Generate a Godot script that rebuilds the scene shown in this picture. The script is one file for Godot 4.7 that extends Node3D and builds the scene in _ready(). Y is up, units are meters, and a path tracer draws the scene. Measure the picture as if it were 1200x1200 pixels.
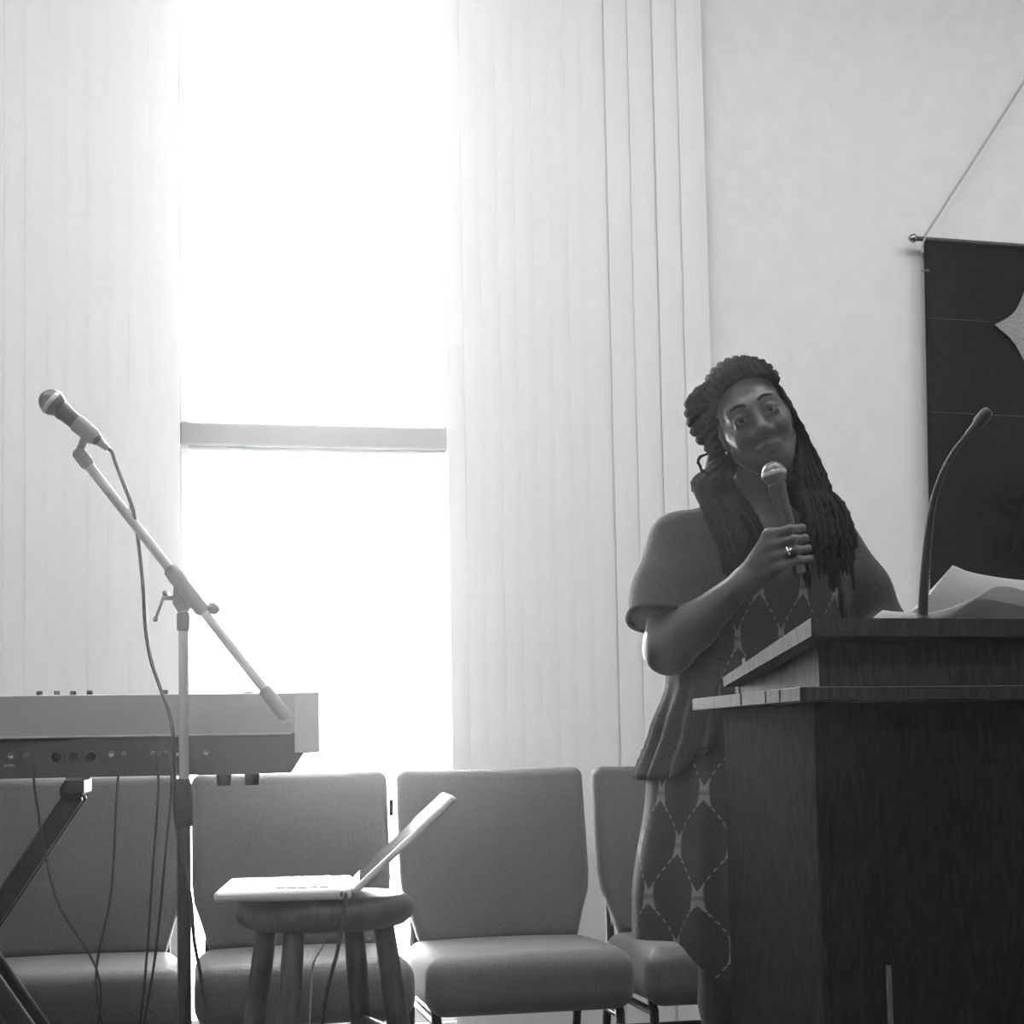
extends Node3D
# A black-and-white photograph of a speaker at a lectern beside a tall bright window.
# World: y up, metres; the back wall is the plane z = -5, x runs along it; the camera stands near the origin.

const WALL_Z := -5.0
var used := {}
var mats := {}
var rng := RandomNumberGenerator.new()


func _ready() -> void:
	rng.seed = 20240
	set_camera()
	set_sky()
	build_lamps()
	build_room()
	build_windows()
	build_blinds()
	build_chairs()
	build_banner()
	build_keyboard()
	build_stool()
	build_laptop()
	build_mic_stand()
	build_lectern()
	build_person()


func set_camera() -> void:
	var cam := Camera3D.new()
	cam.name = "camera"
	var yaw := deg_to_rad(11.8)
	var pitch := deg_to_rad(4.1)
	var roll := deg_to_rad(1.1)
	var fwd := Vector3(sin(yaw) * cos(pitch), sin(pitch), -cos(yaw) * cos(pitch))
	var right := fwd.cross(Vector3.UP).normalized()
	var up := right.cross(fwd)
	var r2 := right * cos(roll) - up * sin(roll)
	var u2 := up * cos(roll) + right * sin(roll)
	var near := 0.05
	# a phone lens whose picture was cropped towards its upper part: the lens is shifted up a little
	cam.set_frustum(near * 1200.0 / 1900.0, Vector2(0.0, near * 155.0 / 1900.0), near, 100.0)
	cam.transform = Transform3D(Basis(r2, u2, -fwd), Vector3(0.0, 0.86, 0.0))
	add_child(cam)
	cam.current = true


func set_sky() -> void:
	var env := Environment.new()
	var sky := Sky.new()
	var sm := ProceduralSkyMaterial.new()       # an even, bright overcast sky over pale ground
	sm.sky_top_color = grey(0.92)
	sm.sky_horizon_color = grey(1.0)
	sm.ground_bottom_color = grey(0.55)
	sm.ground_horizon_color = grey(0.75)
	sky.sky_material = sm
	env.background_mode = Environment.BG_SKY
	env.sky = sky
	env.background_energy_multiplier = 31.0
	env.tonemap_mode = Environment.TONE_MAPPER_LINEAR
	env.tonemap_exposure = 1.0
	env.sdfgi_enabled = true
	env.ssao_enabled = true
	env.ssil_enabled = true
	env.volumetric_fog_enabled = true           # the dusty, backlit air of the hall
	env.volumetric_fog_density = 0.0112
	env.volumetric_fog_albedo = grey(0.95)
	env.volumetric_fog_anisotropy = 0.9
	var we := WorldEnvironment.new()
	we.name = "world_environment"
	we.environment = env
	add_child(we)


# ceiling panels over the platform, above the frame: they wash the back wall from in front and from above
func build_lamps() -> void:
	var glow := StandardMaterial3D.new()
	glow.resource_name = "lamp_diffuser"
	glow.albedo_color = grey(0.8)
	glow.emission_enabled = true
	glow.emission = Color(1, 1, 1)
	glow.emission_energy_multiplier = 3.0
	for spot in [[-1.6, -3.0, 2.8], [0.2, -3.0, 2.8], [2.0, -3.0, 2.8], [3.8, -3.0, 2.8], [-1.0, 0.6, 5.0], [2.6, 0.6, 5.0]]:
		var at := V(spot[0], 4.2, spot[1])
		var l := thing("ceiling_light", ["white ceiling light panel above the chair row's far end", "white ceiling light panel above the keyboard", "white ceiling light panel above the lectern", "white ceiling light panel beside the wall past the banner", "white ceiling light panel over the hall on the keyboard's side", "white ceiling light panel over the hall on the lectern's side"][used.get("ceiling_light", 0)], "lamp", at, "ceiling light panels")
		part(l, "housing", boxes([[at + V(-0.62, -0.05, -0.17), at + V(0.62, 0.0, 0.17)]], 0.006), mat("lamp_housing", 0.7, 0.5))
		part(l, "diffuser", boxes([[at + V(-0.59, -0.056, -0.14), at + V(0.59, -0.05, 0.14)]], 0.001), glow)
		var a := AreaLight3D.new()
		a.name = "panel_light"
		a.area_size = Vector2(1.18, 0.28)
		a.light_energy = spot[2]
		a.light_size = 0.5
		a.shadow_enabled = true
		l.add_child(a)
		a.position = V(0, -0.062, 0)
		a.rotation.x = -PI / 2


# ---------------------------------------------------------------- materials
func grey(v: float) -> Color:
	return Color(v, v, v).linear_to_srgb()


func mat(called: String, v: float, rough := 0.7, metal := 0.0, spec := 0.5) -> StandardMaterial3D:
	if mats.has(called):
		return mats[called]
	var m := StandardMaterial3D.new()
	m.resource_name = called
	m.albedo_color = grey(v)
	m.roughness = rough
	m.metallic = metal
	m.metallic_specular = spec
	mats[called] = m
	return m


func noise_tex(freq: float, lo: float, hi: float, size := 256, seed_ := 1, kind := FastNoiseLite.TYPE_SIMPLEX_SMOOTH, stretch := 1.0) -> ImageTexture:
	var n := FastNoiseLite.new()
	n.noise_type = kind
	n.seed = seed_
	n.frequency = freq
	n.fractal_octaves = 4
	var im := Image.create(size, size, false, Image.FORMAT_RGB8)
	for y in size:
		for x in size:
			# blend the edges so that the tile repeats
			var fx := float(x) / size
			var a := n.get_noise_2d(x * stretch, y)
			var b := n.get_noise_2d((x - size) * stretch, y)
			var v := lerpf(a, b, smoothstep(0.75, 1.0, fx))
			v = clampf(v * 0.9 + 0.5, 0.0, 1.0)
			v = lerpf(lo, hi, v)
			im.set_pixel(x, y, Color(v, v, v))
	return ImageTexture.create_from_image(im)


func textured(called: String, v: float, rough: float, tex: Texture2D, scale: float, bump: Texture2D = null, bump_cm := 0.0, spec := 0.5) -> StandardMaterial3D:
	if mats.has(called):
		return mats[called]
	var m := mat(called, v, rough, 0.0, spec)
	m.albedo_texture = tex
	m.uv1_triplanar = true
	m.uv1_scale = Vector3.ONE * scale
	if bump:
		m.heightmap_enabled = true
		m.heightmap_texture = bump
		m.heightmap_scale = bump_cm
	return m


func fabric(called: String, v: float, rim := 0.0) -> StandardMaterial3D:
	if mats.has(called):
		return mats[called]
	if not mats.has("_weave"):
		mats["_weave"] = noise_tex(0.16, 0.72, 1.0, 256, 7)
		mats["_weave_h"] = noise_tex(0.22, 0.0, 1.0, 256, 8)
	var m := textured(called, v, 0.95, mats["_weave"], 3.2, mats["_weave_h"], 0.10, 0.3)
	if rim > 0.0:
		m.rim_enabled = true
		m.rim = rim
		m.rim_tint = 0.4
	return m


func wood(called: String, v: float, rough := 0.5, spec := 0.5) -> StandardMaterial3D:
	if mats.has(called):
		return mats[called]
	if not mats.has("_grain"):
		mats["_grain"] = noise_tex(0.02, 0.62, 1.0, 256, 21, FastNoiseLite.TYPE_SIMPLEX_SMOOTH, 6.0)
	return textured(called, v, rough, mats["_grain"], 2.4, null, 0.0, spec)


# ---------------------------------------------------------------- things and parts
func numbered(called: String) -> String:
	var k: int = used.get(called, 0)
	used[called] = k + 1
	return called if k == 0 else "%s_%03d" % [called, k]


func thing(called: String, label: String, category: String, at := Vector3.ZERO, group := "") -> Node3D:
	var o := Node3D.new()
	o.name = numbered(called)
	add_child(o)
	o.position = at
	o.set_meta("label", label)
	o.set_meta("category", category)
	if group != "":
		o.set_meta("group", group)
	return o


func structure(called: String, at := Vector3.ZERO) -> Node3D:
	var o := Node3D.new()
	o.name = called
	add_child(o)
	o.position = at
	o.set_meta("kind", "structure")
	return o


# commits a mesh given in world coordinates as one named part of its thing (or of a part of it)
func part(parent: Node3D, called: String, mb: MB, m: Material, label := "") -> MeshInstance3D:
	var o := MeshInstance3D.new()
	o.name = called
	var base := Vector3.ZERO
	var q: Node = parent
	while q != self:
		base += (q as Node3D).position
		q = q.get_parent()
	o.mesh = mb.commit(m, base)
	parent.add_child(o, true)
	if label != "":
		o.set_meta("label", label)
	return o


# ---------------------------------------------------------------- mesh builder
class MB:
	var v := PackedVector3Array()
	var n := PackedVector3Array()
	var uv := PackedVector2Array()
	var idx := PackedInt32Array()

	func vert(p: Vector3, nn: Vector3, t := Vector2.ZERO) -> int:
		v.append(p)
		n.append(nn)
		uv.append(t)
		return v.size() - 1

	func tri(a: int, b: int, c: int) -> void:
		var g := (v[c] - v[a]).cross(v[b] - v[a])
		if g.dot(n[a] + n[b] + n[c]) < 0.0:
			idx.append_array(PackedInt32Array([a, c, b]))
		else:
			idx.append_array(PackedInt32Array([a, b, c]))

	func quad(a: int, b: int, c: int, d: int) -> void:
		tri(a, b, c)
		tri(a, c, d)

	# a flat polygon, fan from its first corner; out says which side is the front
	func face(pts: Array, out: Vector3) -> void:
		var nn: Vector3 = (pts[1] - pts[0]).cross(pts[2] - pts[0])
		if nn.length() < 1e-12 and pts.size() > 3:
			nn = (pts[2] - pts[0]).cross(pts[3] - pts[0])
		nn = nn.normalized()
		if nn.dot(out) < 0.0:
			nn = -nn
		var first := v.size()
		for p in pts:
			vert(p, nn, Vector2(p.x, p.y))
		for k in range(1, pts.size() - 1):
			tri(first, first + k, first + k + 1)

	# a box with chamfered edges
	func box(c: Vector3, size: Vector3, bevel := 0.0, b := Basis()) -> void:
		var h := size * 0.5
		bevel = minf(bevel, minf(h.x, minf(h.y, h.z)) * 0.95)
		if bevel <= 0.0:
			for ax in 3:
				for s in [-1.0, 1.0]:
					var out := Vector3.ZERO
					out[ax] = s
					var u := (ax + 1) % 3
					var w := (ax + 2) % 3
					var pts := []
					for q in [[-1, -1], [1, -1], [1, 1], [-1, 1]]:
						var p := Vector3.ZERO
						p[ax] = s * h[ax]
						p[u] = q[0] * h[u]
						p[w] = q[1] * h[w]
						pts.append(c + b * p)
					face(pts, b * out)
			return
		for ax in 3:
			for s in [-1.0, 1.0]:
				var out := Vector3.ZERO
				out[ax] = s
				var u := (ax + 1) % 3
				var w := (ax + 2) % 3
				var pts := []
				for q in [[-1, -1], [1, -1], [1, 1], [-1, 1]]:
					var p := Vector3.ZERO
					p[ax] = s * h[ax]
					p[u] = q[0] * (h[u] - bevel)
					p[w] = q[1] * (h[w] - bevel)
					pts.append(c + b * p)
				face(pts, b * out)
		for ax in 3:
			var u := (ax + 1) % 3
			var w := (ax + 2) % 3
			for s in [-1.0, 1.0]:
				for t in [-1.0, 1.0]:
					var pts := []
					for q in [[-1, 0], [1, 0], [1, 1], [-1, 1]]:
						var p := Vector3.ZERO
						p[ax] = q[0] * (h[ax] - bevel)
						p[u] = s * (h[u] - (bevel if q[1] else 0.0))
						p[w] = t * (h[w] - (0.0 if q[1] else bevel))
						pts.append(c + b * p)
					var out := Vector3.ZERO
					out[u] = s
					out[w] = t
					face(pts, b * out)
		for sx in [-1.0, 1.0]:
			for sy in [-1.0, 1.0]:
				for sz in [-1.0, 1.0]:
					var s := Vector3(sx, sy, sz)
					var pts := []
					for k in 3:
						var p := s * (h - Vector3.ONE * bevel)
						p[k] = s[k] * h[k]
						pts.append(c + b * p)
					face(pts, b * s)

	# a cushion: a box whose edges are rounded with radius r, shaped further by bend(p)
	func pad(c: Vector3, size: Vector3, r: float, div := 8, bend = null, b := Basis()) -> void:
		var h := size * 0.5
		var inner := (h - Vector3.ONE * r).max(Vector3.ZERO)
		var lines := []
		for k in div + 1:
			lines.append(tan(lerpf(-PI / 4, PI / 4, float(k) / div)))
		# extra rows on the flat so that bend() has something to work on
		for ax in 3:
			var u := (ax + 1) % 3
			var w := (ax + 2) % 3
			for s in [-1.0, 1.0]:
				var grid := []
				var raw := PackedVector3Array()
				var us := _rows(lines, inner[u], r)
				var ws := _rows(lines, inner[w], r)
				for i in us.size():
					for j in ws.size():
						var dir := Vector3.ZERO
						dir[ax] = s
						dir[u] = us[i][0]
						dir[w] = ws[j][0]
						dir = dir.normalized()
						var p := dir * r
						p[ax] += s * inner[ax]
						p[u] += us[i][1]
						p[w] += ws[j][1]
						if bend != null:
							p = bend.call(p)
						raw.append(p)
				var nu := us.size()
				var nw := ws.size()
				for i in nu:
					for j in nw:
						var du := raw[mini(i + 1, nu - 1) * nw + j] - raw[maxi(i - 1, 0) * nw + j]
						var dw := raw[i * nw + mini(j + 1, nw - 1)] - raw[i * nw + maxi(j - 1, 0)]
						var nn := du.cross(dw).normalized()
						var dir := Vector3.ZERO
						dir[ax] = s
						dir[u] = us[i][0]
						dir[w] = ws[j][0]
						if nn.dot(dir) < 0.0:
							nn = -nn
						# on the rim of the face use the true direction, so that faces meet smoothly
						if i == 0 or j == 0 or i == nu - 1 or j == nw - 1:
							nn = dir.normalized()
						grid.append(vert(c + b * raw[i * nw + j], b * nn))
				for i in nu - 1:
					for j in nw - 1:
						quad(grid[i * nw + j], grid[(i + 1) * nw + j], grid[(i + 1) * nw + j + 1], grid[i * nw + j + 1])

	func _rows(lines: Array, inner: float, _r: float) -> Array:
		var out := []
		var half := lines.size() / 2
		for k in half:
			out.append([lines[k], -inner])
		for k in 9:
			out.append([0.0 if lines.size() % 2 else 0.0, lerpf(-inner, inner, k / 8.0)])
		for k in range(lines.size() - half, lines.size()):
			out.append([lines[k], inner])
		return out

	# a tube along points, with a radius for each point
	func tube(pts: Array, radii: Array, sides := 10, caps := true) -> void:
		var count := pts.size()
		var side := Vector3.ZERO
		var rings := []
		for k in count:
			var d: Vector3 = (pts[mini(k + 1, count - 1)] - pts[maxi(k - 1, 0)])
			d = d.normalized() if d.length() > 1e-9 else Vector3.UP
			if side == Vector3.ZERO:
				side = d.cross(Vector3.UP if absf(d.y) < 0.9 else Vector3.RIGHT).normalized()
			side = (side - d * side.dot(d)).normalized()
			var other := d.cross(side)
			var ring := []
			var r: float = radii[mini(k, radii.size() - 1)]
			for s in sides:
				var a := TAU * s / sides
				var nn := side * cos(a) + other * sin(a)
				ring.append(vert(pts[k] + nn * r, nn, Vector2(float(s) / sides, k)))
			rings.append(ring)
		for k in count - 1:
			for s in sides:
				var t := (s + 1) % sides
				quad(rings[k][s], rings[k][t], rings[k + 1][t], rings[k + 1][s])
		if caps:
			for e in [0, count - 1]:
				var d: Vector3 = pts[1] - pts[0] if e == 0 else pts[count - 1] - pts[count - 2]
				d = (-d if e == 0 else d).normalized()
				var poly := []
				for s in sides:
					poly.append(v[rings[e][s]])
				if (poly[0] - poly[1]).length() > 1e-5:
					face(poly, d)

	# a profile of [radius, height] spun round an axis
	func lathe(at: Vector3, axis: Vector3, profile: Array, sides := 24) -> void:
		axis = axis.normalized()
		var side := axis.cross(Vector3.UP if absf(axis.y) < 0.9 else Vector3.RIGHT).normalized()
		var other := axis.cross(side)
		var rings := []
		for k in profile.size():
			var p0: Array = profile[maxi(k - 1, 0)]
			var p1: Array = profile[mini(k + 1, profile.size() - 1)]
			var slope := Vector2(p1[0] - p0[0], p1[1] - p0[1]).normalized()
			var ring := []
			for s in sides:
				var a := TAU * s / sides
				var dir := side * cos(a) + other * sin(a)
				var nn := (dir * slope.y - axis * slope.x).normalized()
				ring.append(vert(at + axis * profile[k][1] + dir * profile[k][0], nn))
			rings.append(ring)
		for k in profile.size() - 1:
			for s in sides:
				var t := (s + 1) % sides
				quad(rings[k][s], rings[k][t], rings[k + 1][t], rings[k + 1][s])

	# a flat outline (x, y) pushed from z0 to z1, through a placing transform
	func prism(outline: Array, z0: float, z1: float, place := Transform3D()) -> void:
		var front := PackedVector2Array(outline)
		var tris := Geometry2D.triangulate_polygon(front)
		for zz in [z0, z1]:
			var out: Vector3 = place.basis * Vector3(0, 0, -1 if zz == minf(z0, z1) else 1)
			var first := v.size()
			for p in outline:
				vert(place * Vector3(p.x, p.y, zz), out, p)
			for k in range(0, tris.size(), 3):
				tri(first + tris[k], first + tris[k + 1], first + tris[k + 2])
		var turn := 1.0 if Geometry2D.is_polygon_clockwise(front) else -1.0
		for k in outline.size():
			var p: Vector2 = outline[k]
			var q: Vector2 = outline[(k + 1) % outline.size()]
			var d := (q - p)
			var out := place.basis * Vector3(-d.y * turn, d.x * turn, 0)
			face([place * Vector3(p.x, p.y, z0), place * Vector3(q.x, q.y, z0), place * Vector3(q.x, q.y, z1), place * Vector3(p.x, p.y, z1)], out)

	# a sheet of rows of points, smooth, with uv in 0..1 unless given
	func sheet(rows: Array, closed := false, outward := Vector3.ZERO, uvs: Array = []) -> void:
		var nr := rows.size()
		var nc: int = rows[0].size()
		var first := v.size()
		for i in nr:
			for j in nc:
				var jl := (j - 1 + nc) % nc if closed else maxi(j - 1, 0)
				var jr := (j + 1) % nc if closed else mini(j + 1, nc - 1)
				var du: Vector3 = rows[mini(i + 1, nr - 1)][j] - rows[maxi(i - 1, 0)][j]
				var dv: Vector3 = rows[i][jr] - rows[i][jl]
				var nn := du.cross(dv).normalized()
				var ref := outward
				if closed:
					var mid := Vector3.ZERO
					for q in 4:
						mid += rows[i][q * nc / 4]
					ref = rows[i][j] - mid / 4.0
				if ref != Vector3.ZERO and nn.dot(ref) < 0.0:
					nn = -nn
				vert(rows[i][j], nn, uvs[i][j] if uvs.size() else Vector2(float(j) / nc, float(i) / nr))
		for i in nr - 1:
			for j in nc if closed else nc - 1:
				var k := (j + 1) % nc
				quad(first + i * nc + j, first + i * nc + k, first + (i + 1) * nc + k, first + (i + 1) * nc + j)

	func commit(m: Material, base: Vector3) -> ArrayMesh:
		var moved := PackedVector3Array()
		moved.resize(v.size())
		for k in v.size():
			moved[k] = v[k] - base
		var arrays := []
		arrays.resize(Mesh.ARRAY_MAX)
		arrays[Mesh.ARRAY_VERTEX] = moved
		arrays[Mesh.ARRAY_NORMAL] = n
		arrays[Mesh.ARRAY_TEX_UV] = uv
		arrays[Mesh.ARRAY_INDEX] = idx
		var am := ArrayMesh.new()
		am.add_surface_from_arrays(Mesh.PRIMITIVE_TRIANGLES, arrays)
		am.surface_set_material(0, m)
		return am


func boxes(list: Array, bevel := 0.0) -> MB:
	var mb := MB.new()
	for b in list:
		mb.box((b[0] + b[1]) * 0.5, (b[1] - b[0]).abs(), bevel)
	return mb


func V(x: float, y: float, z: float) -> Vector3:
	return Vector3(x, y, z)


# a smooth curve through points
func curve(pts: Array, per := 8) -> Array:
	var out := []
	for k in pts.size() - 1:
		var p0: Vector3 = pts[maxi(k - 1, 0)]
		var p1: Vector3 = pts[k]
		var p2: Vector3 = pts[k + 1]
		var p3: Vector3 = pts[mini(k + 2, pts.size() - 1)]
		for s in per:
			out.append(p1.cubic_interpolate(p2, p0, p3, float(s) / per))
	out.append(pts[pts.size() - 1])
	return out


# ---------------------------------------------------------------- the room
func build_room() -> void:
	var paint_tex := noise_tex(0.05, 0.975, 1.0, 256, 3)
	var paint := textured("white_wall_paint", 0.80, 0.85, paint_tex, 0.8)
	var carpet := fabric("dark_carpet", 0.10)
	# back wall, open where the tall window stands
	var wb := boxes([
		[V(-3.15, 0.0, -5.15), V(0.02, 4.2, -5.0)],
		[V(0.87, 0.0, -5.15), V(5.15, 4.2, -5.0)],
		[V(0.02, 3.72, -5.15), V(0.87, 4.2, -5.0)],
		[V(0.02, 0.0, -5.15), V(0.87, 0.06, -5.0)],
	])
	part(structure("wall_back"), "wall_surface", wb, paint)
	part(structure("wall_left"), "wall_surface", boxes([[V(-3.15, 0.0, -5.0), V(-3.0, 4.2, 5.0)]]), paint)
	part(structure("wall_right"), "wall_surface", boxes([[V(5.0, 0.0, -5.0), V(5.15, 4.2, 5.0)]]), paint)
	part(structure("wall_front"), "wall_surface", boxes([[V(-3.15, 0.0, 5.0), V(5.15, 4.2, 5.15)]]), paint)
	part(structure("floor"), "carpet", boxes([[V(-3.15, -0.12, -5.15), V(5.15, 0.0, 5.15)]]), carpet)
	part(structure("ceiling"), "ceiling_surface", boxes([[V(-3.15, 4.2, -5.15), V(5.15, 4.32, 5.15)]]), mat("ceiling_paint", 0.75, 0.9))
	var bb := boxes([[V(-3.0, 0.0, -5.0), V(0.02, 0.09, -4.985)], [V(0.87, 0.0, -5.0), V(5.0, 0.09, -4.985)]])
	part(structure("baseboard_back"), "board", bb, mat("baseboard_paint", 0.5, 0.6))


func build_windows() -> void:
	var frame_m := mat("white_window_frame", 0.72, 0.5)
	var glass := StandardMaterial3D.new()
	glass.resource_name = "window_glass"
	glass.albedo_color = Color(1, 1, 1, 0.04)
	glass.transparency = BaseMaterial3D.TRANSPARENCY_ALPHA
	glass.roughness = 0.02
	var w := structure("window_1")
	var z0 := -5.09
	part(w, "frame", boxes([
		[V(0.02, 0.06, z0), V(0.045, 3.72, -5.03)], [V(0.845, 0.06, z0), V(0.87, 3.72, -5.03)],
		[V(0.045, 3.68, z0), V(0.845, 3.72, -5.03)], [V(0.045, 0.06, z0), V(0.845, 0.10, -5.03)],
	], 0.003), frame_m)
	var tr := part(w, "transom_bar", boxes([[V(0.02, 1.846, -5.09), V(0.87, 1.918, -5.012)]], 0.006), mat("bronze_transom", 0.10, 0.5), "dark metal bar across the window")
	part(tr, "glazing_bead", boxes([[V(0.045, 1.832, -5.07), V(0.845, 1.845, -5.035)]], 0.003), frame_m)
	part(w, "pane", boxes([[V(0.045, 0.10, -5.066), V(0.845, 1.832, -5.06)]]), glass)
	part(w, "pane", boxes([[V(0.045, 1.918, -5.066), V(0.845, 3.68, -5.06)]]), glass)


# one vane: a thin strip, slightly curved across its width
func vane_mesh(width: float, height: float, m: Material) -> ArrayMesh:
	var mb := MB.new()
	var n := 4
	for side in [0.0, -0.0012]:
		var rows := []
		for y in [0.0, height]:
			var row := []
			for k in n + 1:
				var u := lerpf(-0.5, 0.5, float(k) / n)
				row.append(V(u * width, y, 0.005 * (1.0 - 4.0 * u * u) + side))
			rows.append(row)
		mb.sheet(rows, false, V(0, 0, 1.0 if side == 0.0 else -1.0))
	for s in [-0.5, 0.5]:
		mb.face([V(s * width, 0, 0), V(s * width, height, 0), V(s * width, height, -0.0012), V(s * width, 0, -0.0012)], V(s, 0, 0))
	return mb.commit(m, Vector3.ZERO)


func build_blinds() -> void:
	var vm := textured("white_blind_fabric", 0.80, 0.8, noise_tex(0.09, 0.985, 1.0, 256, 11), 2.0)
	var mesh := vane_mesh(0.089, 3.62, vm)
	var sets := [
		["white vertical blind drawn aside on the window side nearest the keyboard", -1.72, 0.018, 0.060, 0.030],
		["white vertical blind drawn aside between the tall window and the plain wall", 0.838, 1.712, 0.058, 0.082],
	]
	for s in sets:
		var x0: float = s[1]
		var x1: float = s[2]
		var b := thing("vertical_blind", s[0], "blind", V((x0 + x1) * 0.5, 0.03, -4.945), "vertical blinds")
		var mb := MB.new()
		mb.box(V((x0 + x1) * 0.5, 3.68, -4.945), V(x1 - x0 + 0.02, 0.045, 0.05), 0.004)
		part(b, "head_rail", mb, mat("head_rail_white", 0.6, 0.5))
		var xs := []
		if x0 < 0.0:
			var x := x1 - 0.0445
			while x > x0 + 0.03:
				xs.append(x)
				x -= 0.060
		else:
			var x := x0 + 0.0445
			while x < 1.40:
				xs.append(x)
				x += 0.0575
			for q in [1.42, 1.50, 1.585, 1.6675]:
				xs.append(q)
		for k in xs.size():
			var o := MeshInstance3D.new()
			o.name = "vane"
			o.mesh = mesh
			b.add_child(o, true)
			o.position = V(xs[k] - b.position.x, 0.0, rng.randf_range(-0.001, 0.001))
			o.rotation.y = deg_to_rad(5.5 + rng.randf_range(-1.0, 1.0))


# ---------------------------------------------------------------- chairs
func make_chair() -> Node3D:
	var t := thing("church_chair", "", "chair", V(0, 0, 0), "row of padded chairs under the window")
	var cloth := fabric("chair_upholstery", 0.085, 1.0)
	cloth.roughness = 0.6
	cloth.metallic_specular = 0.5
	var metal := mat("dark_chair_metal", 0.03, 0.35, 0.6)
	# seat: thick, rounded at its front edge; z = 0 is the seat's back end
	var seat := MB.new()
	seat.pad(V(0, 0.300, 0.245), V(0.535, 0.15, 0.49), 0.052, 8, func(p: Vector3) -> Vector3:
		var q := p
		var f := p.z / 0.245
		if p.y > 0.0:
			q.y += 0.012 * (1.0 - pow(p.x / 0.27, 2.0)) * (1.0 - f * f)
		q.y += 0.012 * (f + 1.0) * 0.5 - 0.02 * maxf(0.0, f - 0.55)
		q.x *= 1.0 - 0.03 * (1.0 - f) * 0.5
		return q)
	part(t, "seat", seat, cloth)
	# backrest: leans back, rounded upper corners, waisted towards the seat
	var tilt := Basis(Vector3.RIGHT, deg_to_rad(-11.0))
	var back := MB.new()
	back.pad(V(0, 0.597, -0.026), V(0.532, 0.485, 0.066), 0.03, 8, func(p: Vector3) -> Vector3:
		var q := p
		var low := clampf((-p.y - 0.07) / 0.16, 0.0, 1.0)
		q.x *= 1.0 - 0.15 * low * low * (3.0 - 2.0 * low)
		q.z += 0.02 * pow(p.x / 0.266, 2.0)
		if p.z > 0.0:
			q.z += 0.010 * (1.0 - pow(p.x / 0.266, 2.0)) * (1.0 - pow(p.y / 0.243, 2.0))
		return q, tilt)
	part(t, "backrest", back, cloth)
	var shell := MB.new()
	shell.pad(V(0, 0.58, -0.071), V(0.44, 0.40, 0.02), 0.009, 4, null, tilt)
	part(t, "back_shell", shell, metal)
	for s in [-1.0, 1.0]:
		var x: float = s * 0.235
		var front := MB.new()
		front.tube([V(x, 0.24, 0.40), V(x, 0.22, 0.42), V(x, 0.0, 0.45)], [0.0125], 10)
		part(t, "leg", front, metal)
		var rear := MB.new()
		rear.tube(curve([V(x * 0.93, 0.70, -0.105), V(x * 0.93, 0.40, -0.055), V(x, 0.24, -0.02), V(x, 0.0, -0.09)], 5), [0.0125], 10)
		part(t, "leg", rear, metal)
		var rail := MB.new()
		rail.tube([V(x, 0.213, -0.01), V(x, 0.213, 0.43)], [0.011], 8)
		part(t, "side_rail", rail, metal)
	var br := MB.new()
	br.tube([V(-0.235, 0.10, -0.06), V(0.235, 0.10, -0.06)], [0.008], 8)
	part(t, "stretcher", br, metal)
	return t


func build_chairs() -> void:
	var c := make_chair()
	var spots := [
		[-0.245, "grey padded chair with dark fabric standing behind the keyboard stand"],
		[0.310, "grey padded chair behind the wooden stool and laptop"],
		[0.868, "grey padded chair standing empty between the laptop stool and the standing speaker"],
		[1.428, "grey padded chair half hidden behind the standing speaker"],
		[-0.800, "grey padded chair at the far end of the row behind the keyboard"],
	]
	for k in spots.size():
		var o := c
		if k > 0:
			o = c.duplicate()
			o.name = numbered("church_chair")
			add_child(o)
		o.position = V(spots[k][0], 0.0, -4.45)
		o.set_meta("label", spots[k][1])
		if k == 2:
			var bracket := MB.new()
			bracket.box(o.position + V(-0.279, 0.735, -0.055), V(0.012, 0.045, 0.012), 0.002)
			part(o, "ganging_bracket", bracket, mat("dark_chair_metal", 0.03, 0.35, 0.6))


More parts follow.
